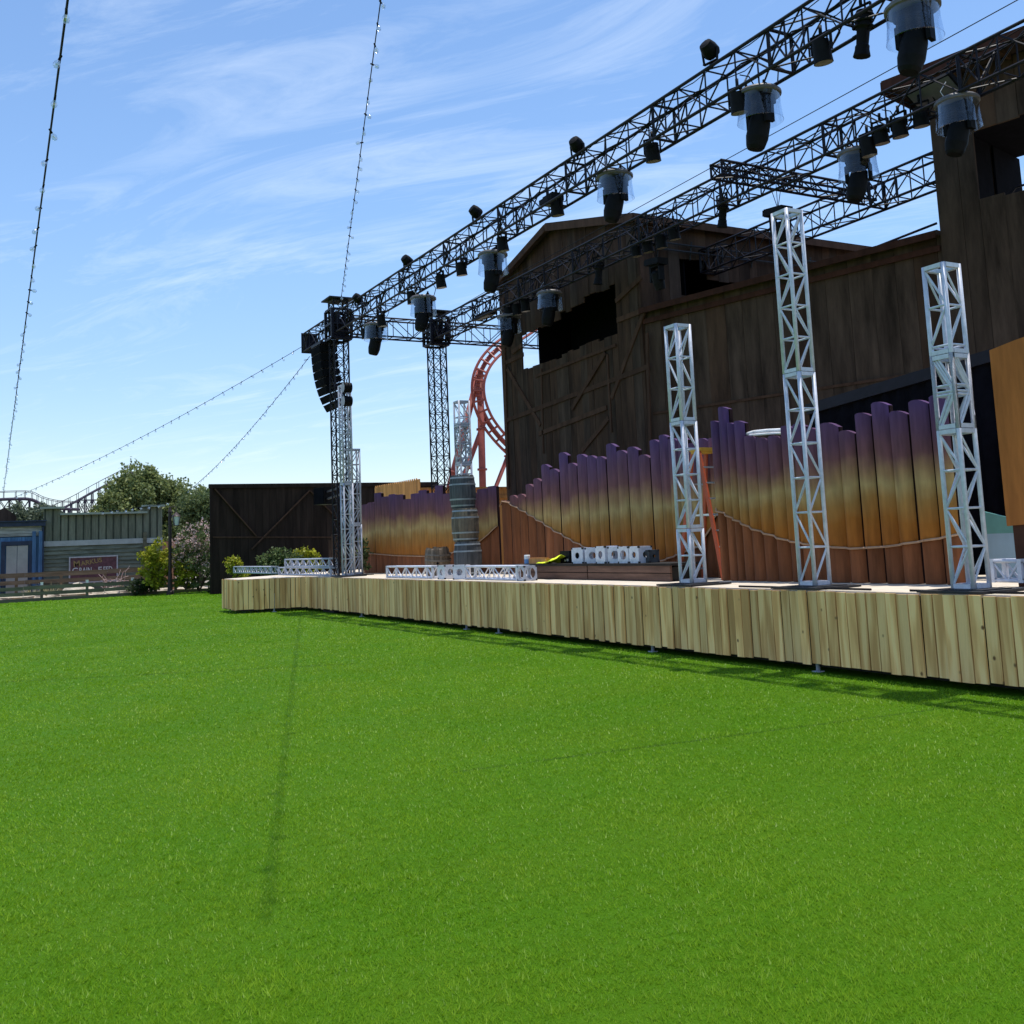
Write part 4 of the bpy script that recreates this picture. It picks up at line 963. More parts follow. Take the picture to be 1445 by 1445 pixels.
def lying(label, pxa, pxb, py, y, mat, z, s=.27, plates=True, rail=.02, kind='ladder'):
    x0_, x1_ = ony(pxa, py, y).x, ony(pxb, py, y).x
    t = thing('truss_section', label, 'truss section', ((x0_ + x1_) / 2, y, z), 'loose truss sections lying on the stage')
    b = MB(); h = s / 2 - rail
    for sy, sz in ((-1, -1), (1, -1), (1, 1), (-1, 1)): b.tube((x0_, y + sy * h, z + s / 2 + sz * h), (x1_, y + sy * h, z + s / 2 + sz * h), rail, 8)
    b.build('chord', mat, t)
    b = MB(); n = max(2, round((x1_ - x0_) / .30))
    for i in range(n):
        a_, e_ = x0_ + (x1_ - x0_) * i / n, x0_ + (x1_ - x0_) * (i + 1) / n
        for sy in (-1, 1):
            z1_, z2_ = (z + s / 2 - h, z + s / 2 + h) if i % 2 else (z + s / 2 + h, z + s / 2 - h)
            b.tube((a_, y + sy * h, z1_), (e_, y + sy * h, z2_), .0125, 6)
            if i and i % 2 == 0: b.tube((a_, y + sy * h, z + s / 2 - h), (a_, y + sy * h, z + s / 2 + h), .0125, 6)
        b.tube((a_, y - h, z + s / 2 + h), (e_, y + h, z + s / 2 + h), .0125, 6)
    b.build('lacing', mat, t)
    if plates:
        for x in (x0_, x1_):
            b = MB()
            for sz in (-1, 1): b.box((x, y, z + s / 2 + sz * h), (.05, s - .002, rail * 2.1))
            for sy in (-1, 1): b.box((x, y + sy * h, z + s / 2), (.05, rail * 2.1, s - .06))
            b.build('end_plate', mat, t)
    return t
def corner_block(label, px, py, y, mat, z, s=.28, rz=0, hole=.065):
    c = ony(px, py, y); t = thing('truss_corner', label, 'truss corner', (c.x, y, z), 'loose truss corner blocks')
    R = Matrix.Rotation(rz, 3, 'Z'); o = Vector((c.x, y, z + s / 2)); b = MB()
    n = 24
    for axis in range(3):
        for sg in (-1, 1):
            out, inn = [], []
            for i in range(n):
                a = 2 * math.pi * i / n; ca, sa = math.cos(a), math.sin(a); m_ = max(abs(ca), abs(sa))
                out.append((ca / m_ * s / 2, sa / m_ * s / 2)); inn.append((ca * hole, sa * hole))
            def v3(p_, dd):
                q_ = [0, 0, 0]; q_[axis] = sg * dd; q_[(axis + 1) % 3] = p_[0]; q_[(axis + 2) % 3] = p_[1]; return o + R @ Vector(q_)
            vs = [v3(p_, s / 2) for p_ in out] + [v3(p_, s / 2) for p_ in inn] + [v3(p_, s / 2 - .012) for p_ in inn] + [v3((p_[0] * .96, p_[1] * .96), s / 2 - .012) for p_ in out]
            fs = [(i, (i + 1) % n, n + (i + 1) % n, n + i) for i in range(n)] + [(n + i, n + (i + 1) % n, 2 * n + (i + 1) % n, 2 * n + i) for i in range(n)] + [(2 * n + i, 2 * n + (i + 1) % n, 3 * n + (i + 1) % n, 3 * n + i) for i in range(n)]
            b.add(vs, fs)
    for a in (-1, 1):
        for e in (-1, 1):
            for g in (-1, 1): b.box(o + R @ Vector((a * (s / 2 - .012), e * (s / 2 - .012), g * (s / 2 - .012))), (.03, .03, .03), 1, R)
    b.build('plates', [mat, 'plate_black'], t); return t
zf = DZ + .005
lying('grey truss section lying alone on the stage left extension', 334, 388, 806, 9.3, 'grey_metal', zf, .25)
lying('lower grey truss section of the stack on the stage left end', 398, 472, 806, 9.0, 'grey_metal', zf, .24)
lying('upper grey truss section lying on top of the left stack', 407, 470, 795, 9.0, 'grey_metal', zf + .243, .24)
lying('white laced truss section lying left of the corner block near the barrels', 553, 618, 812, 9.0, 'white_metal', zf, .27)
corner_block('round holed white corner block at the middle of the truss by the barrels', 631, 812, 9.0, 'white_metal', zf, .28, .1)
corner_block('white corner block turned sideways, second in the row before the barrel stack', 652, 812, 9.05, 'white_metal', zf, .28, .75)
lying('long open white truss section lying between the barrel stack and the riser', 664, 738, 812, 9.05, 'white_metal', zf, .27)
corner_block('dull grey corner block at the right end of the long open truss', 744, 814, 9.05, 'grey_metal', zf, .26, 0, .1)
yb = ry0 + .2
corner_block('left white corner block on the riser beside the black case', 822, 783, yb, 'white_metal', RZ, .27, .25, .055)
corner_block('second white corner block on the riser, turned on edge', 838, 783, yb + .04, 'white_metal', RZ, .265, .8, .06)
corner_block('middle white corner block on the riser facing front with a round hole', 857, 783, yb - .02, 'white_metal', RZ, .285, .0, .065)
corner_block('fourth white corner block on the riser with a pinkish hollow', 873, 783, yb + .05, 'white_metal', RZ, .27, .5, .07)
corner_block('fifth white corner block on the riser, second from the right', 888, 783, yb, 'white_metal', RZ, .265, .1, .075)
corner_block('right end white corner block on the riser, nearest the stepladder', 904, 783, yb, 'white_metal', RZ, .265, .0, .05)
corner_block('dull dark grey block sitting right of the white blocks on the riser', 918, 787, yb + .1, 'barrel_dark', RZ, .20, 0, .03)
lying('short white truss section beside the orange panel at the right edge', 1411, 1450, 815, 9.75, 'white_metal', zf + .05, .24)
# black case, vest, can, plank on riser
c = ony(807, 785, yb + .15); t = thing('equipment_case', 'small black equipment case standing on the riser beside the vest', 'case', (c.x, yb + .15, RZ))
b = MB(); b.box((c.x, yb + .15, RZ + .11), (.32, .3, .22)); b.build('case_body', 'black_plastic', t)
b = MB(); b.box((c.x + .1, yb - .005, RZ + .06), (.05, .015, .04)); b.box((c.x + .02, yb - .005, RZ + .05), (.04, .015, .03)); b.build('latch', 'alu', t)
def vest():
    c0 = ony(783, 790, yb - .05); t = MB(); nx, ny = 16, 9; W, D_ = .62, .45; vs = []
    for i in range(nx + 1):
        for j in range(ny + 1):
            u, v = i / nx, j / ny
            hgt = .015 + .19 * max(0, u - .25) * math.exp(-((v - .5) * 2.2)**2) + .02 * math.sin(u * 9 + v * 7) * math.sin(v * 8) ; hgt = max(.006, hgt)
            vs.append((c0.x - W / 2 + W * u + .03 * math.sin(v * 6), yb - .05 - D_ / 2 + D_ * v * (.45 + .55 * u) + .04 * math.sin(u * 5), RZ + hgt))
    fs = [(i * (ny + 1) + j, (i + 1) * (ny + 1) + j, (i + 1) * (ny + 1) + j + 1, i * (ny + 1) + j + 1) for i in range(nx) for j in range(ny)]
    fs2 = [f for k_, f in enumerate(fs) if not (6 < k_ // ny < 9 and k_ % ny < 4)]; dk = [f for f in fs if f not in fs2]
    t.add(vs, fs2, 0, .5, True); t.add(vs, dk, 1, .5, True)
    o = t.build('safety_vest', ['hivis', 'plate_black'], None, (c0.x, yb, RZ)); so = o.modifiers.new('t', 'SOLIDIFY'); so.thickness = .006
    tag(o, 'crumpled fluorescent yellow safety vest lying on the riser', 'vest')
vest()
c = ony(744, 790, yb - .05); t = thing('paint_can', 'small white and blue can standing at the left end of the riser', 'can', (c.x, yb - .05, RZ))
b = MB(); b.lathe([(.055, .0), (.058, .005), (.058, .085)], (c.x, yb - .05, RZ), 16); b.build('can_body', 'paint_blue', t)
b = MB(); b.lathe([(.0585, .085), (.0585, .15), (.05, .165), (.01, .166)], (c.x, yb - .05, RZ), 16, 0, None, False); b.build('can_top', 'paint_white', t)
a0, a1 = ony(750, 790, yb).x, ony(775, 790, yb).x; b = MB(); b.box(((a0 + a1) / 2, yb, RZ + .045), (a1 - a0, .12, .09), 0); b.box(((a0 + a1) / 2, yb - .02, RZ + .1), (a1 - a0 - .05, .06, .02), 0)
tag(b.build('timber_offcut', 'orange_wood', None, ((a0 + a1) / 2, yb, RZ)), 'short timber offcut lying between the can and the vest', 'timber')

for lb, pts in (('black power cable snaking over the deck to the right white tower', ((1262, 834.5), (1290, 833), (1320, 836), (1352, 837.5), (1390, 835), (1425, 837.5), (1500, 836))), ('black power cable lying on the deck around the tallest white tower', ((1040, 827), (1075, 828.5), (1100, 831), (1140, 833.5), (1185, 831), (1220, 832)))):
    pp = [onz(a, c, DZ + .02) for a, c in pts]; pp = [Vector((p_.x, min(max(p_.y, SY + .12), SY + .9), DZ + .016)) for p_ in pp]; b = MB(); b.path(smooth_pts(pp), .013, 6)
    tag(b.build('power_cable', 'black_plastic', None, pp[0]), lb, 'cable', 'power cables on the deck')
# stepladder
def ladder():
    yl = 10.33; xc = ony(992, 640, yl).x; zt = ony(998, 632, yl).z; z0 = DZ + .004
    t = thing('stepladder', 'tall orange fibreglass stepladder with a yellow top behind a white tower', 'stepladder', (xc, yl, z0))
    # climbing side faces +X, rear side -X; rails spread in Y and X
    def rail(sx, sy, spread_x, w_top, w_bot): return (Vector((xc + sx * .09, yl + sy * w_top, zt - .06)), Vector((xc + sx * spread_x, yl + sy * w_bot, z0)))
    fr = [rail(1, s_, .62, .15, .27) for s_ in (-1, 1)]; rr = [rail(-1, s_, .48, .13, .24) for s_ in (-1, 1)]
    for a in fr + rr:
        b = MB(); b.beam(a[0], a[1], .03, .07, (1, 0, 0)); b.build('rail', 'ladder_orange', t)
    n = 8
    for k_ in range(1, n):
        f = k_ / n; b = MB(); b.beam(fr[0][0].lerp(fr[0][1], f), fr[1][0].lerp(fr[1][1], f), .08, .022); b.build('step', 'alu', t)
    for k_ in (2, 4, 6, 7.4):
        f = k_ / n; b = MB(); b.beam(rr[0][0].lerp(rr[0][1], f), rr[1][0].lerp(rr[1][1], f), .025, .025); b.build('rear_brace', 'alu', t)
    b = MB(); b.box((xc, yl, zt - .02), (.26, .32, .05)); b.box((xc, yl, zt - .06), (.22, .30, .04)); b.build('top_cap', 'ladder_yellow', t)
    b = MB(); 
    for s_ in (0, 1): b.beam(fr[s_][0].lerp(fr[s_][1], .5), rr[s_][0].lerp(rr[s_][1], .5), .02, .025)
    b.build('spreader', 'alu', t)
ladder()

# ------------------------------------------------------------------ string lights
def bulb_mesh():
    b = MB(); b.lathe([(.010, .035), (.015, .03), (.016, -.03), (.013, -.035)], (0, 0, 0), 8, 0); b.lathe([(.016, -.035), (.036, -.065), (.042, -.09), (.034, -.12), (.012, -.135)], (0, 0, 0), 10, 1, None, False); b.lathe([(.002, -.06), (.006, -.065), (.006, -.10), (.002, -.105)], (0, 0, 0), 5, 2, None, False)
    o = b.build('bulb', ['black_plastic', 'bulb_glass', 'cap_white']); me = o.data; bpy.data.objects.remove(o); return me
BULB = bulb_mesh()
def string(label, p, q, n, sag, r=.008, maxb=100, scale=.85):
    p, q = Vector(p), Vector(q); t = thing('string_lights', label, 'string lights', (p + q) / 2, 'festoon bulb strings')
    N_ = 40; f = lambda u: p.lerp(q, u) - Vector((0, 0, sag * 4 * u * (1 - u)))
    b = MB(); b.path([f(i / N_) for i in range(N_ + 1)], r, 5); b.build('cable', 'black_plastic', t)
    for i in range(min(n, maxb)):
        u = (i + .5) / n; o = bpy.data.objects.new('bulb', BULB); COL.objects.link(o); o.parent = t; o.location = f(u) - t.location
        o.rotation_euler = (random.gauss(0, .55), random.gauss(0, .55), random.random() * 6); o.scale = (scale * .95,) * 3
zs = 4.9
pa = onz(110, -110, zs); pb = onz(5, 693, zs)
string('long string of clear bulbs crossing the sky at the far left', pb, pa, 72, .0, .008, 100, .6)
pb = Vector((XL + .2, Y1, 8.25)); pa = at(540, -20, 12); pa = pb + (pa - pb) * 1.42
string('string of clear bulbs climbing from the black corner tower to the top of the photo', pb, pa, 40, .0)
string('string of bulbs falling from the front truss end to the far left shops', ony(438, 482, Y1), at(20, 702, 47), 40, .25)
string('thin string of bulbs dropping from the front truss end towards the big tree', ony(437, 503, Y1), at(262, 695, 58), 48, .35, .009)
string('short bulb string between the lamp post and the green shop roof', onx(241, 709, -46), onx(140, 722, -51.5), 9, .05, .012, 100, 1.3)
b = MB(); b.path([ony(605, 458, 11.2), ony(700, 403, 11.2), ony(1445, -5, 11.2), ony(1700, -150, 11.2)], .007, 5)
t = thing('guy_wire', 'thin bare wire stretched above the middle truss', 'wire', ony(900, 290, 11.2)); b.build('wire', 'black_plastic', t)
o = bpy.data.objects.new('bulb', BULB); COL.objects.link(o); o.parent = t; o.location = ony(627, 446, 11.2) - t.location

# ------------------------------------------------------------------ vegetation
def leaves(mb, centre, rad, n, size, droop=0, mi=0, shell=.45, aspect=2.2, flat=0):
    c = np.array(centre); r = np.array(rad)
    k = rng.normal(size=(n, 3)); k /= np.linalg.norm(k, axis=1)[:, None]
    k *= (shell + (1 - shell) * rng.random(n))[:, None]
    P_ = c + k * r
    for p_ in P_:
        d = Vector(rng.normal(size=3)); d.z = d.z * (1 - flat) - droop; d.normalize(); u, w = frame_for(d); a = random.random() * 6.28
        s_ = (u * math.cos(a) + w * math.sin(a)) * size * random.uniform(.5, 1.1) / aspect; L_ = d * size * random.uniform(.6, 1.3)
        p_ = Vector(p_); mb.add([p_ - s_ * .5, p_ + L_ * .5 - s_, p_ + L_, p_ + L_ * .5 + s_], [(0, 1, 2, 3)], mi, min(1, max(0, random.gauss(.45, .28))))
def crown(mb, centre, rad, clumps, per, cl_r, size, droop=0, mi=0, bottom=-.5):
    i = 0
    while i < clumps:
        k = rng.normal(size=3); k /= np.linalg.norm(k); k *= rng.random() ** .45
        if k[2] < bottom: continue
        c = np.array(centre) + k * np.array(rad); rr = cl_r * rng.uniform(.6, 1.25)
        leaves(mb, c, (rr, rr, rr * (.75 + droop * .5)), per, size, droop, mi); i += 1
def trunk(mb, base, top, r, limbs, spread):
    base, top = Vector(base), Vector(top); pts = [base, base.lerp(top, .35) + Vector((.05, .08, 0)) * spread * .3, base.lerp(top, .7)]
    mb.tube(pts[0], pts[1], r, 9, 0, r * .8); mb.tube(pts[1], pts[2], r * .8, 9, 0, r * .6)
    for i in range(limbs):
        a = 6.28 * i / limbs + random.random(); s_ = pts[1].lerp(pts[2], random.random()); e = s_ + Vector((math.cos(a) * spread, math.sin(a) * spread, (top.z - s_.z) * random.uniform(.5, 1.0)))
        m_ = s_.lerp(e, .5) + Vector((0, 0, .15 * spread)); mb.tube(s_, m_, r * .45, 7, 0, r * .3); mb.tube(m_, e, r * .3, 6, 0, r * .1)
def tree(name, label, cat, base, cz, rad, mat, clumps, per, cl_r, size, droop=0, r=.15, limbs=6, second=None):
    t = thing(name, label, cat, base)
    b = MB(); trunk(b, base, (base[0], base[1], cz), r, limbs, rad[0] * .6); b.build('trunk', 'bark', t)
    b = MB()
    for (cx, cy, cz_, rx, ry, rz_, k) in (second or [(0, 0, 0, 1, 1, 1, 1)]):
        crown(b, (base[0] + cx * rad[0], base[1] + cy * rad[1], cz + cz_ * rad[2]), (rad[0] * rx, rad[1] * ry, rad[2] * rz_), int(clumps * k), per, cl_r, size, droop)
    b.build('crown', mat, t); return t
TX = -64
yy0, yy1 = onx(128, 700, TX).y, onx(300, 700, TX).y; zt = onx(200, 656, TX).z
tree('broadleaf_tree', 'large olive green drooping tree behind the green shop', 'tree', (TX, (yy0 + yy1) / 2, 0), 3.9, (2.6, (yy1 - yy0) / 2, zt - 3.9), 'leaf_olive', 340, 190, .60, .19, .9, .25, 8,
     [(0, -.20, .05, .9, .62, .90, .42), (0, -.60, -.28, .9, .52, .72, .30), (0, .42, -.08, .9, .60, .72, .36), (0, 0, -.6, 1, .95, .5, .35)])
tree('broadleaf_tree', 'small grey green tree behind the blue shop roof', 'tree', (-60, onx(42, 720, -60).y, 0), 3.7, (1.2, 1.25, 1.15), 'leaf_grey', 34, 120, .5, .19, .3, .12, 5)
tree('broadleaf_tree', 'grey green tree between the big tree and the dark board wall', 'tree', (-57, onx(283, 740, -57).y, 0), 3.6, (1.3, 1.2, 1.9), 'leaf_mid', 38, 140, .55, .19, .5, .14, 6)
def bush(name, label, base, rad, mat, clumps, per, cl_r, size, droop=0, stems=7, petals=None, cat='bush', flat=0):
    t = thing(name, label, cat, base); b = MB()
    for i in range(stems):
        a = random.random() * 6.28; e = Vector((base[0] + math.cos(a) * rad[0] * .7, base[1] + math.sin(a) * rad[1] * .7, base[2] + rad[2] * random.uniform(.9, 1.7))); m_ = Vector(base).lerp(e, .5) + Vector((0, 0, .1)); b.tube(base, m_, .03, 5, 0, .02); b.tube(m_, e, .02, 5, 0, .006)
    b.build('stems', 'bark', t)
    b = MB(); crown(b, (base[0], base[1], base[2] + rad[2]), rad, clumps, per, cl_r, size, droop, 0, -.85); b.build('foliage', mat, t)
    if petals:
        b = MB(); crown(b, (base[0] + .12, base[1], base[2] + rad[2] * 1.15), (rad[0] * 1.0, rad[1] * 1.02, rad[2] * .95), petals, 9, .16, .10, 0, 0, -.5); b.build('blossom', 'petal_pink', t)
    return t
def bs(px, py0, py1, X):
    a = onx(px, py0, X); c = onx(px, py1, X); return (X, a.y, max(.0, a.z)), (c.z - max(.0, a.z)) / 2
bb, hh = bs(222, 830, 762, -47.2); bush('lime_shrub', 'bright yellow green shrub left of the lamp post', bb, (.7, .75, hh), 'leaf_lime', 46, 60, .26, .15)
bb, hh = bs(262, 832, 778, -46.6); bush('lime_shrub', 'yellow green growth at the foot of the flowering bush, right of the lamp post', bb, (.4, .45, hh * .8), 'leaf_lime', 16, 55, .24, .14)
bb, hh = bs(281, 835, 738, -46.9); bush('flowering_bush', 'tall loose bush with dusty pink blossom beside the dark board wall', bb, (.85, 1.32, hh), 'leaf_mid', 74, 42, .26, .13, 0, 11, 230)
bb, hh = bs(308, 838, 790, -45.3); bush('dark_shrub', 'dark green low shrub against the left end of the stage', bb, (.5, .45, hh), 'leaf_dark', 20, 60, .24, .13)
bb, hh = bs(205, 838, 812, -47.8); bush('dark_shrub', 'small dark shrub behind the low fence under the lime shrub', bb, (.4, .8, hh), 'leaf_dark', 18, 50, .2, .12)
bb, hh = bs(395, 815, 776, -42.3); bush('lime_shrub', 'spreading soft green shrub against the dark wall above the left stage end', (bb[0], bb[1], .55), (.55, .95, .62), 'leaf_mid', 40, 50, .24, .15)
bb, hh = bs(432, 815, 778, -42.3); bush('lime_shrub', 'second lime green shrub against the dark wall, nearest the stacked truss', (bb[0], bb[1], .55), (.5, .6, .60), 'leaf_lime', 24, 50, .24, .15)
bb, hh = bs(336, 818, 788, -42.0); bush('lime_shrub', 'small golden shrub at the stage left corner beside the flowering bush', (bb[0], bb[1], .5), (.4, .5, .52), 'leaf_lime', 20, 50, .2, .13)
P = at(512, 812, 28.6); bush('creeper', 'thin green sprig growing up between the grey towers and the left set panel', (P.x, P.y, DZ), (.12, .16, .62), 'leaf_mid', 14, 26, .14, .1, 0, 4, None, 'plant')
for px, py, lb in ((45, 833, 'dry straw coloured grass tuft behind the low fence at the far left'), (72, 828, 'second dry grass tuft behind the low fence, right of the first solar cap')):
    P = onx(px, py, -49.4); b = MB()
    for i in range(150):
        a = random.random() * 6.28; l_ = random.uniform(.3, .75); e = Vector((P.x + math.cos(a) * l_ * .8, P.y + math.sin(a) * l_ * .9, .05 + l_ * random.uniform(.5, 1.1))); s_ = Vector((-math.sin(a), math.cos(a), 0)) * .012
        b.add([Vector((P.x, P.y, 0)) - s_, Vector((P.x, P.y, 0)) + s_, e], [(0, 1, 2)])
    tag(b.build('grass_tuft', 'straw', None, (P.x, P.y, 0)), lb, 'plant')

# ------------------------------------------------------------------ left background: shops, fences, lamp
GX = -52.0
def gy(px, py=780): return onx(px, py, GX).y
def gzz(px, py): return onx(px, py, GX).z
shop = thing('shop_building', 'grey green western shop front with a stepped board parapet', 'building', (GX, gy(140), 0))
y0, y1 = gy(61), gy(229); zp = gzz(140, 763); zc = gzz(140, 726)
b = MB(); plank_wall(b, Vector((GX, y0, 0)), Vector((0, 1, 0)), 0, y1 - y0, lambda s: (zp - .1, (gzz(70, 718) if (s < gy(84) - y0 or s > gy(202) - y0) else zc)), .37, .05, [], Vector((1, 0, 0))); 
for i in range(int((y1 - y0) / .37) + 1): pass
b.build('parapet', ['shop_green', 'shop_green'], shop)
for i in range(int((y1 - y0) / .33) + 1):
    b = MB(); yb_ = y0 + i * .33 + .06; b.beam((GX + .02, yb_, zp), (GX + .02, yb_, (zc if gy(84) < yb_ < gy(202) else gzz(70, 718)) - .01), .03, .055, (0, 1, 0)); b.build('batten', 'batten_dark', shop)
b = MB(); z = .1; 
while z < zp - .2:
    b.prism([(GX - .02, y0, z), (GX + .06, y0, z), (GX + .0, y0, z + .19), (GX - .02, y0, z + .19)], (0, y1 - y0, 0)); z += .185
b.build('lap_siding', 'shop_green_h', shop)
b = MB(); b.beam((GX + .05, y0, zp - .07), (GX + .05, y1 - .9, zp - .07), .05, .24); b.beam((GX + .05, y1 - .75, zp - .07), (GX + .05, y1, zp - .07), .05, .24); b.build('belt_board', 'shop_belt', shop)
b = MB(); b.box((GX + .06, (gy(84) + gy(207)) / 2, zc + .05), (.34, gy(207) - gy(84), .09)); 
for a, c in ((56, 90), (200, 232)): b.box((GX + .06, (gy(a) + gy(c)) / 2, gzz(70, 718) + .04), (.38, gy(c) - gy(a), .09))
b.build('coping', 'shop_cap', shop)
b = MB(); b.beam((GX + .1, y1 - .82, 0), (GX + .1, y1 - .82, zp + .35), .12, .16, (0, 1, 0)); b.build('corner_post', 'rail_grey', shop)
b = MB(); b.box((GX - 2.5, (y0 + y1) / 2, 1.5), (4.8, y1 - y0 - .1, 3.0)); b.build('rear_block', 'shop_green', shop)
bl = thing('shop_building', 'worn blue western shop front with pale double doors at the far left', 'building', (GX, gy(10), 0))
ya, yb2 = gy(-75), gy(62) - .03; zt = gzz(30, 737)
b = MB(); plank_wall(b, Vector((GX + .25, ya, 0)), Vector((0, 1, 0)), 0, yb2 - ya, lambda s: (0, gzz(30, 758)), .2, .05, [], Vector((1, 0, 0))); b.build('boarding', ['shop_blue', 'shop_blue'], bl)
b = MB(); 
for k_ in range(4): b.beam((GX + .28, ya, gzz(30, 755) + k_ * .135), (GX + .28, yb2, gzz(30, 755) + k_ * .135), .05, .125)
b.build('frieze', 'shop_pale', bl)
b = MB(); b.box((GX + .3, (ya + yb2) / 2, zt - .1), (.34, yb2 - ya + .1, .2)); b.box((GX + .3, (ya + yb2) / 2, zt + .03), (.5, yb2 - ya + .18, .05)); b.beam((GX + .33, yb2 - .05, 0), (GX + .33, yb2 - .05, zt - .2), .08, .1, (0, 1, 0)); b.build('cornice', 'shop_navy', bl)
b = MB(); d0, d1, dz = gy(8), gy(39), gzz(25, 770)
for s_ in (0, 1): b.box((GX + .33, d0 + (d1 - d0) * (.25 + .5 * s_), dz / 2), (.05, (d1 - d0) / 2 - .02, dz - .02))
b.build('double_door', 'shop_door', bl)
b = MB(); b.beam((GX + .35, d0 - .12, 0), (GX + .35, d0 - .12, dz + .2), .06, .16, (0, 1, 0)); b.beam((GX + .35, d1 + .12, 0), (GX + .35, d1 + .12, dz + .2), .06, .16, (0, 1, 0)); b.beam((GX + .352, d0 - .2, dz + .1), (GX + .352, d1 + .2, dz + .1), .06, .18); b.build('door_frame', 'shop_navy', bl)
b = MB()
for p_ in (47, 56): b.beam((GX + .36, gy(p_), 0), (GX + .36, gy(p_), gzz(48, 750)), .1, .15, (0, 1, 0))
b.build('pilaster', 'shop_blue', bl)
b = MB(); b.box((GX - 2.2, (ya + yb2) / 2, 1.5), (4.4, yb2 - ya - .1, 3.0)); b.build('rear_block', 'shop_navy', bl)
P = onx(8, 716, -57); b = MB(); b.prism([(-57, P.y - .6, P.z - .9), (-57, P.y + .5, P.z - .9), (-57, P.y + .5, P.z - .45), (-57, P.y - .05, P.z), (-57, P.y - .6, P.z - .3)], (-1.5, 0, 0)); tag(b.build('shed', 'barn_grey', None, (-57, P.y, P.z)), 'tip of a weathered shed roof above the blue shop', 'shed')
b = MB(); P0 = onx(233, 780, -54); b.box((-54, P0.y, 1.2), (.6, .9, 2.4)); tag(b.build('garden_wall', 'terracotta', None, (-54, P0.y, 0)), 'sliver of terracotta wall between the green shop and the lamp post', 'wall')
# sign
sx = GX + .09; sg = thing('shop_sign', 'maroon painted shop sign with a pale frame reading GRAIN and FEED', 'sign', (sx, gy(131), gzz(131, 800)))
ys0, ys1 = gy(98), gy(165); zs1, zs0 = gzz(131, 785.5), gzz(131, 821)
b = MB(); b.box((sx, (ys0 + ys1) / 2, (zs0 + zs1) / 2), (.04, ys1 - ys0, zs1 - zs0)); b.build('board', 'sign_red', sg)
b = MB()
for z in (zs0, zs1): b.beam((sx + .02, ys0 - .03, z), (sx + .02, ys1 + .03, z), .06, .06)
for y_ in (ys0, ys1): b.beam((sx + .021, y_, zs0 + .03), (sx + .021, y_, zs1 - .03), .06, .06, (0, 1, 0))
b.build('frame', 'sign_frame', sg)
def text(s_, y_, z, size, mat, tilt=0, parent=None, wide=1.0):
    cu = bpy.data.curves.new('lettering', 'FONT'); cu.body = s_; cu.size = size; cu.extrude = .004; cu.offset = .006; cu.align_x = 'LEFT'
    tmp = bpy.data.objects.new('lettering', cu); COL.objects.link(tmp); cu.materials.append(MATS[mat])
    bpy.context.view_layer.update(); me = bpy.data.meshes.new_from_object(tmp.evaluated_get(bpy.context.evaluated_depsgraph_get()))
    bpy.data.objects.remove(tmp); o = bpy.data.objects.new('lettering', me); COL.objects.link(o)
    o.rotation_euler = (R_(90), R_(0), R_(90)); o.parent = parent; o.location = Vector((sx + .026, y_, z)) - parent.location; o.scale = (wide, 1, 1)
    if tilt: o.rotation_euler = (Euler((R_(90), 0, R_(90))).to_matrix() @ Matrix.Rotation(R_(tilt), 3, 'Z')).to_euler()
    return o
hh = zs1 - zs0
text('M', ys0 + .16, zs1 - hh * .38, .40, 'sign_gold', 4, sg); text('ARKUS', ys0 + .50, zs1 - hh * .345, .30, 'sign_gold', 9, sg, 1.0)
text('G', ys0 + .10, zs0 + hh * .36, .38, 'sign_cream', 0, sg); text('RAIN', ys0 + .40, zs0 + hh * .37, .36, 'sign_cream', 0, sg, .68)
text('F', ys0 + 1.22, zs0 + hh * .36, .38, 'sign_cream', 0, sg); text('EED', ys0 + 1.45, zs0 + hh * .37, .36, 'sign_cream', 0, sg, .66)
# fences
fx = LX - .05
ff = thing('rail_fence', 'low two rail timber fence with white post caps along the lawn edge', 'fence', (fx, 4, 0))
def fy(px, X, py=830): return onx(px, py, X).y
ye0, ye1 = fy(-90, fx), fy(316, fx)
b = MB(); b.beam((fx + .09, ye0, .06), (fx + .09, ye1 + .1, .06), .10, .16); b.build('edging_board', 'edge_wood', ff)
for z in (.33, .56):
    b = MB(); y_ = ye0
    while y_ < ye1 - .1:
        e = min(y_ + 3.2, ye1); b.beam((fx + .05, y_, z + random.uniform(-.012, .012)), (fx + .05, e - .01, z + random.uniform(-.012, .012)), .04, .15); y_ = e
    b.build('rail', 'rail_grey', ff)
for px in (-60, -5, 59, 123, 187, 248, 308):
    y_ = fy(px, fx); b = MB(); b.box((fx - .03, y_, .33), (.1, .11, .66)); pst = b.build('post', 'rail_grey', ff)
    if px < 200: c = MB(); c.box((fx - .03, y_, .715), (.10, .10, .10)); c.prism([(fx - .09, y_ - .06, .765), (fx + .03, y_ - .06, .765), (fx + .03, y_ + .06, .765), (fx - .09, y_ + .06, .765)], (0, 0, .02)); c.build('post_cap', 'cap_white', pst)
rx = -50.4; rf = thing('rail_fence', 'taller brown rail fence in front of the shop walls', 'fence', (rx, 4, 0))
yr0, yr1 = fy(-90, rx), fy(210, rx); zA, zB = onx(100, 806, rx).z - .08, onx(100, 818, rx).z - .02
for z, hgt in ((zA, .2), (zB, .17)):
    b = MB(); y_ = yr0
    while y_ < yr1 - .1:
        e = min(y_ + 3.4, yr1); b.beam((rx + .06, y_, z + random.uniform(-.01, .01)), (rx + .06, e - .01, z + random.uniform(-.01, .01)), .045, hgt); y_ = e
    b.build('rail', 'rail_wood', rf)
for px in (-40, 23, 86, 148, 205): b = MB(); b.box((rx, fy(px, rx), zA / 2), (.11, .12, zA + .1)); b.build('post', 'rail_wood', rf)
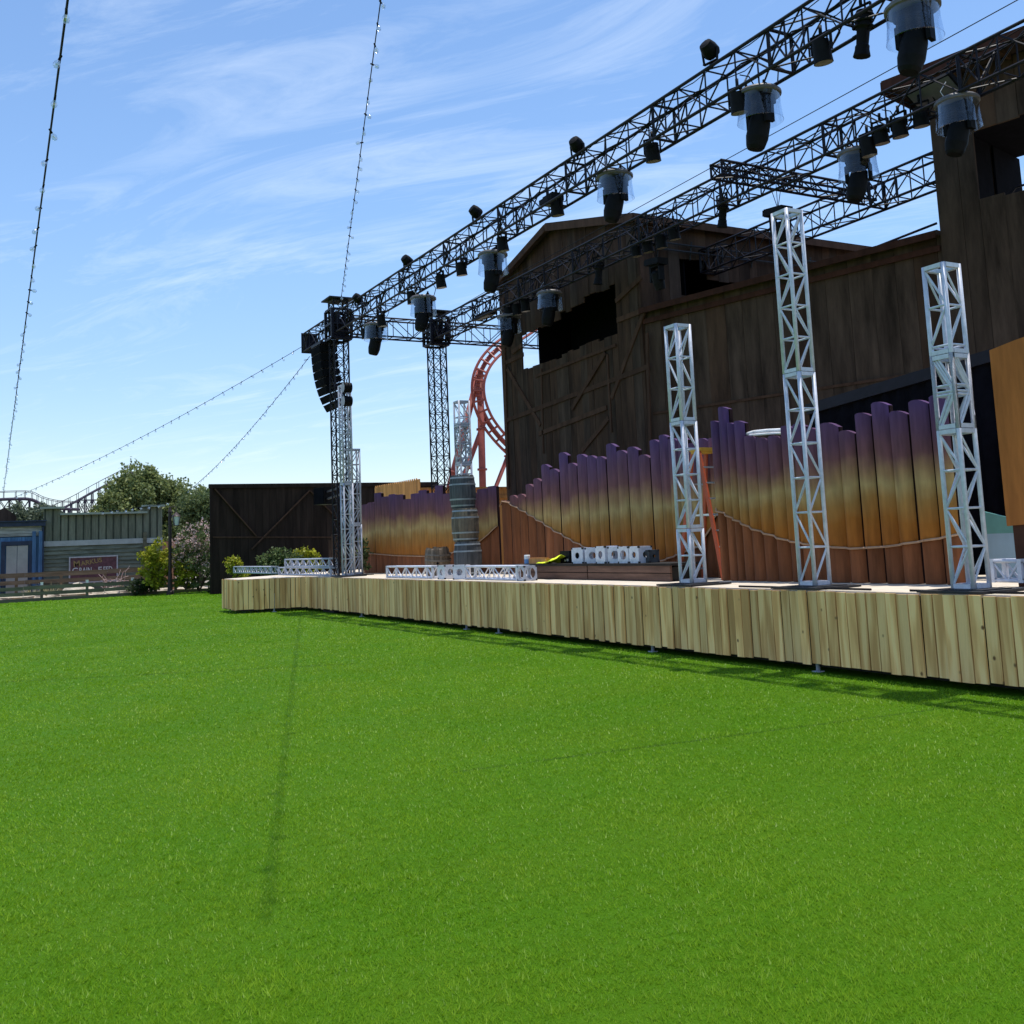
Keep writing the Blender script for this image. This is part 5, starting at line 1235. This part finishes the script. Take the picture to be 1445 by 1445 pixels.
# boulders
def boulder(label, px, py, X, r, fl=.6):
    P = onx(px, py, X); b = MB(); n = 14; m_ = 8; ph = rng.random(6) * 6
    vs = []
    for j in range(m_ + 1):
        for i in range(n):
            th, a = math.pi * j / m_, 2 * math.pi * i / n
            k_ = 1 + .18 * math.sin(2 * a + ph[0]) * math.sin(th) + .12 * math.sin(3 * a + ph[1] + 2 * th) + .09 * math.sin(5 * th + ph[2])
            vs.append((P.x + r * k_ * math.sin(th) * math.cos(a), P.y + r * 1.3 * k_ * math.sin(th) * math.sin(a), max(.0, r * fl * .55 + r * fl * k_ * math.cos(th))))
    b.add(vs, [(j * n + i, j * n + (i + 1) % n, (j + 1) * n + (i + 1) % n, (j + 1) * n + i) for j in range(m_) for i in range(n)], 0, .5, False)
    tag(b.build('boulder', 'rock', None, (P.x, P.y, 0)), label, 'rock', 'boulders in the planting bed')
for px, X, r, fl, lb in ((6, -49.0, .30, .7, 'pale boulder behind the low fence at the left picture edge'), (30, -48.9, .34, .6, 'pale boulder just left of the first white post cap'), (52, -49.1, .26, .7, 'small pale boulder right beside the first white post cap'),
    (78, -48.9, .30, .65, 'pale boulder between the first two white post caps, left one'), (105, -49.0, .48, .75, 'broad pale boulder left of the second white post cap'), (112, -49.7, .42, .95, 'tall yellowish boulder showing above the low fence rail below the sign'),
    (138, -48.9, .33, .6, 'pale boulder right of the second white post cap'), (160, -49.0, .40, .6, 'pale boulder between the second and third white post caps'), (178, -49.1, .28, .8, 'pale boulder close left of the third white post cap'),
    (200, -48.9, .30, .7, 'pale boulder right of the third white post cap under the lime shrub'), (232, -48.9, .26, .6, 'low pale boulder behind the low fence near the lamp post'), (262, -48.8, .28, .6, 'low pale boulder under the flowering bush'), (285, -48.7, .22, .6, 'small pale boulder at the right end of the low fence')):
    boulder(lb, px, 835, X, r, fl)
for px, lb in ((152, 'bare pinkish twiggy plant in front of the sign, left one'), (165, 'bare pinkish twiggy plant in front of the sign, right one'), (187, 'single bare curved twig behind the third white post cap')):
    P = onx(px, 826, -49.2); b = MB()
    for i in range(9 if px < 180 else 3):
        p_ = Vector((P.x, P.y, 0)); dirn = Vector((random.gauss(0, .3), random.gauss(0, .45), 1)).normalized()
        for k_ in range(5):
            q_ = p_ + dirn * random.uniform(.2, .32); b.tube(p_, q_, .016 - .002 * k_, 5); p_ = q_; dirn = (dirn + Vector((random.gauss(0, .4), random.gauss(0, .5), -.12 * k_))).normalized()
    tag(b.build('bare_shrub', 'petal_pink' if px < 180 else 'straw', None, (P.x, P.y, 0)), lb, 'plant')
# lamp post
lx = -46.4; ly = fy(240, lx); zl = onx(240, 715, lx).z
lp = thing('lamp_post', 'dark iron lamp post with a hanging square lantern among the bushes', 'street lamp', (lx, ly, 0))
b = MB(); b.lathe([(.16, 0), (.16, .12), (.11, .2), (.085, .9), (.075, 1.0), (.07, zl - .25), (.09, zl - .22), (.05, zl - .1), (.03, zl)], (lx, ly, 0), 12); b.build('post', 'lamp_iron', lp)
lc = Vector((lx + .02, ly + .26, onx(246, 742, lx).z)); 
b = MB(); b.path([(lx, ly, zl - .08), (lx, ly + .12, zl + .02), (lc.x, lc.y, zl - .03), (lc.x, lc.y, lc.z + .55)], .02, 6); b.build('arm', 'lamp_iron', lp)
b = MB(); R4 = Matrix.Rotation(R_(45), 3, 'Z'); b.lathe([(.13, 0), (.14, .02)], lc, 4, 0, R4); b.lathe([(.23, .40), (.20, .44), (.06, .56), (.02, .6)], lc, 4, 0, R4)
for a in range(4): v0 = R4 @ Vector((.13 * math.cos(a * 1.5708), .13 * math.sin(a * 1.5708), 0)); v1 = R4 @ Vector((.20 * math.cos(a * 1.5708), .20 * math.sin(a * 1.5708), .41)); b.tube(lc + v0, lc + v1, .012, 5)
lan = b.build('lantern', 'lamp_iron', lp)
b = MB(); b.lathe([(.115, .02), (.18, .405)], lc, 4, 0, R4, False); b.lathe([(.05, .03), (.06, .2), (.03, .28)], lc, 8, 1); b.build('pane', ['lantern_pane', 'cap_white'], lan)
b = MB()
for pxx in (208, 216): P = onx(pxx, 822, -48.9); b.path([(P.x, P.y, 0), (P.x, P.y, .8), (P.x, P.y + .14, .82), (P.x, P.y + .14, .72)], .012, 5)
tag(b.build('hose_stand', 'alu', None, onx(212, 822, -48.9)), 'pair of thin metal hooks standing under the lime shrub', 'hooks')

# ------------------------------------------------------------------ coasters
rc = thing('roller_coaster', 'red orange steel roller coaster loop rising behind the stage', 'roller coaster', at(676, 690, 60))
D0 = 60.0
def P2(px, py, off=0): return at(px, py, D0 + off)
cen = [(800, 425), (772, 445), (745, 463), (722, 478), (705, 490), (692, 502), (682, 516), (675, 534), (674, 553), (678, 573), (686, 592), (697, 608), (711, 624), (728, 640), (750, 655)]
def smooth(pts, k=3):
    for _ in range(k - 1):
        out = [pts[0]]
        for a, c in zip(pts, pts[1:]): out += [a.lerp(c, .25), a.lerp(c, .75)]
        pts = out + [pts[-1]]
    return pts
cp = smooth([Vector((x, y, 0)) for x, y in cen]); Lr, Rr, Sp, tie = [], [], [], MB()
for i, p_ in enumerate(cp):
    d = (cp[min(i + 1, len(cp) - 1)] - cp[max(i - 1, 0)]).normalized(); n_ = Vector((d.y, -d.x, 0)); hw = 8.5
    a, c = p_ + n_ * hw, p_ - n_ * hw; dp = (p_.x - 674) * .03
    Lr.append(P2(a.x, a.y, dp)); Rr.append(P2(c.x, c.y, dp + .6)); Sp.append(P2(p_.x, p_.y, dp + 1.0))
    if i % 3 == 0: tie = MB(); tie.tube(Lr[-1], Sp[-1], .07, 5); tie.tube(Rr[-1], Sp[-1], .07, 5); tie.tube(Lr[-1], Rr[-1], .05, 5); tie.build('crosstie', 'coaster_red', rc)
for r_ in (Lr, Rr): b = MB(); b.path(r_, .085, 6); b.build('rail', 'coaster_red', rc)
b = MB(); b.path(Sp, .15, 8); b.build('spine', 'coaster_red', rc)
for (a, c, e, f, r_) in ((677, 522, 684, 800, .21), (676, 526, 622, 735, .20), (683, 596, 640, 712, .15), (718, 640, 690, 712, .13)):
    b = MB(); p_, q_ = P2(a, c, 1.2), P2(e, f, 1.2); q_ = p_ + (q_ - p_) * ((p_.z) / (p_.z - q_.z)); b.tube(p_, q_, r_, 10)
    d = (q_ - p_)
    for g in (.03, .30, .5): o = p_ + d * g; b.tube(o - d.normalized() * .06, o + d.normalized() * .06, r_ + .09, 10)
    b.build('support_column', 'coaster_rust', rc)
WX = -150
wc = thing('wooden_coaster', 'distant dark timber roller coaster with a lattice lift hill beyond the shops', 'roller coaster', (WX, onx(90, 720, WX).y, 0))
def track(pts, bents, w=1.6, rail=True):
    P_ = smooth([onx(x, y, WX) for x, y in pts], 3); b = MB(); tr_ = MB(); hr = MB()
    for s_ in (-w / 2, w / 2):
        tr_ = MB(); tr_.path([p_ + Vector((s_, 0, 0)) for p_ in P_], .17, 5); tr_.build('track', 'far_timber', wc)
        hr = MB(); hr.path([p_ + Vector((s_ * 1.5, 0, 1.0)) for p_ in P_], .04, 4)
        for p_ in P_[::2]: hr.tube(p_ + Vector((s_ * 1.5, 0, -.1)), p_ + Vector((s_ * 1.5, 0, 1.0)), .035, 4)
        hr.build('handrail', 'far_timber', wc)
    L_ = P_[0].y; i = 0
    y_ = P_[0].y; prev = None; sgn = 1
    def zat(y):
        for a, c in zip(P_, P_[1:]):
            if a.y <= y <= c.y: return a.z + (c.z - a.z) * (y - a.y) / (c.y - a.y + 1e-6)
        return P_[-1].z
    while y_ < P_[-1].y:
        z = zat(y_)
        for s_ in (-1.5, 1.5):
            b.tube((WX + s_, y_, 0), (WX + s_ * .6, y_, z), .085, 4)
        for q_ in range(1, int(z / 2.0) + 1): b.tube((WX - 1.5, y_, q_ * 2.0), (WX + 1.5, y_, q_ * 2.0), .055, 4)
        if prev is not None:
            for q_ in range(int(min(z, prev[1]) / 2.0)):
                for s_ in (-1.2, 1.2):
                    b.tube((WX + s_, prev[0], q_ * 2.0), (WX + s_, y_, q_ * 2.0 + 2.0), .05, 4); b.tube((WX + s_, prev[0], q_ * 2.0 + 2.0), (WX + s_, y_, q_ * 2.0), .05, 4); b.tube((WX + s_, prev[0], q_ * 2.0 + 2.0), (WX + s_, y_, q_ * 2.0 + 2.0), .05, 4)
        prev = (y_, z); y_ += bents
    b.build('trestle', 'far_timber', wc)
track([(-60, 710), (-20, 706), (20, 704), (44, 704), (58, 712), (72, 716), (85, 718), (110, 719)], 1.2)
WX -= 4
track([(60, 730), (85, 719), (105, 709), (135, 692), (160, 679), (180, 669), (192, 666), (215, 670)], .9)

# ------------------------------------------------------------------ light, sky
SUN_EL = R_(80.7); az = Vector((-.165, .986)).normalized()
sd = Vector((az.x * math.cos(SUN_EL), az.y * math.cos(SUN_EL), math.sin(SUN_EL)))
sl_ = bpy.data.lights.new('sun', 'SUN'); sl_.energy = 3.2; sl_.angle = R_(.5); sl_.color = (1, .955, .88)
so = bpy.data.objects.new('sun', sl_); COL.objects.link(so); so.rotation_euler = sd.to_track_quat('Z', 'Y').to_euler(); so.location = (0, 0, 30)
W = bpy.data.worlds.new('World'); S.world = W; W.use_nodes = True; nt = W.node_tree; N = nt.nodes; L = nt.links
bg = N['Background']; sky = N.new('ShaderNodeTexSky'); sky.sky_type = 'NISHITA'; sky.sun_disc = False
sky.sun_elevation = SUN_EL; sky.sun_rotation = math.atan2(az.x, az.y); sky.air_density = 1.0; sky.dust_density = .25; sky.ozone_density = 2.2; sky.altitude = 50
tc = N.new('ShaderNodeTexCoord'); sp = N.new('ShaderNodeSeparateXYZ'); L.new(tc.outputs['Generated'], sp.inputs[0])
def mth(op, a, c=0.0):
    x = N.new('ShaderNodeMath'); x.operation = op
    for i, v in ((0, a), (1, c)):
        if isinstance(v, (int, float)): x.inputs[i].default_value = v
        else: L.new(v, x.inputs[i])
    return x.outputs[0]
zc_ = mth('ADD', mth('MAXIMUM', sp.outputs[2], 0.0), .10)
cx_ = mth('DIVIDE', sp.outputs[0], zc_); cy_ = mth('DIVIDE', sp.outputs[1], zc_)
cb = N.new('ShaderNodeCombineXYZ'); L.new(cx_, cb.inputs[0]); L.new(cy_, cb.inputs[1])
mp = N.new('ShaderNodeMapping'); mp.vector_type = 'TEXTURE'; mp.inputs['Rotation'].default_value = (0, 0, R_(36)); mp.inputs['Scale'].default_value = (1.3, .38, 1); L.new(cb.outputs[0], mp.inputs[0])
n1 = N.new('ShaderNodeTexNoise'); n1.inputs['Scale'].default_value = 1.1; n1.inputs['Detail'].default_value = 8; n1.inputs['Roughness'].default_value = .68; n1.inputs['Distortion'].default_value = 1.4; L.new(mp.outputs[0], n1.inputs['Vector'])
n2 = N.new('ShaderNodeTexNoise'); n2.inputs['Scale'].default_value = .45; n2.inputs['Detail'].default_value = 3; L.new(cb.outputs[0], n2.inputs['Vector'])
cl = mth('MULTIPLY', n1.outputs['Fac'], mth('ADD', n2.outputs['Fac'], .45))
r = N.new('ShaderNodeValToRGB'); r.color_ramp.elements[0].position = .50; r.color_ramp.elements[1].position = .92; r.color_ramp.elements[1].color = (.52, .52, .52, 1); L.new(cl, r.inputs[0])
mx = N.new('ShaderNodeMixRGB'); L.new(r.outputs[0], mx.inputs[0]); hsv = N.new('ShaderNodeHueSaturation'); hsv.inputs['Saturation'].default_value = 1.08; hsv.inputs['Value'].default_value = 1.0; L.new(sky.outputs[0], hsv.inputs['Color']); 
hz = N.new('ShaderNodeMapRange'); hz.inputs[1].default_value = .0; hz.inputs[2].default_value = .34; hz.inputs[3].default_value = 1; hz.inputs[4].default_value = 0; hz.interpolation_type = 'SMOOTHSTEP'; L.new(sp.outputs[2], hz.inputs[0])
hm = N.new('ShaderNodeMixRGB'); hm.blend_type = 'MULTIPLY'; L.new(hz.outputs[0], hm.inputs[0]); L.new(hsv.outputs[0], hm.inputs[1]); hm.inputs[2].default_value = (.80, .78, .85, 1); L.new(hm.outputs[0], mx.inputs[1]); mx.inputs[2].default_value = (5.2, 5.8, 6.4, 1)
L.new(mx.outputs[0], bg.inputs[0]); bg.inputs[1].default_value = .14
vs_ = S.view_settings; vs_.view_transform = 'Standard'; vs_.look = 'None'; vs_.exposure = .55; vs_.gamma = 1
S.cycles.max_bounces = 8; S.cycles.transparent_max_bounces = 16; S.cycles.use_denoising = True
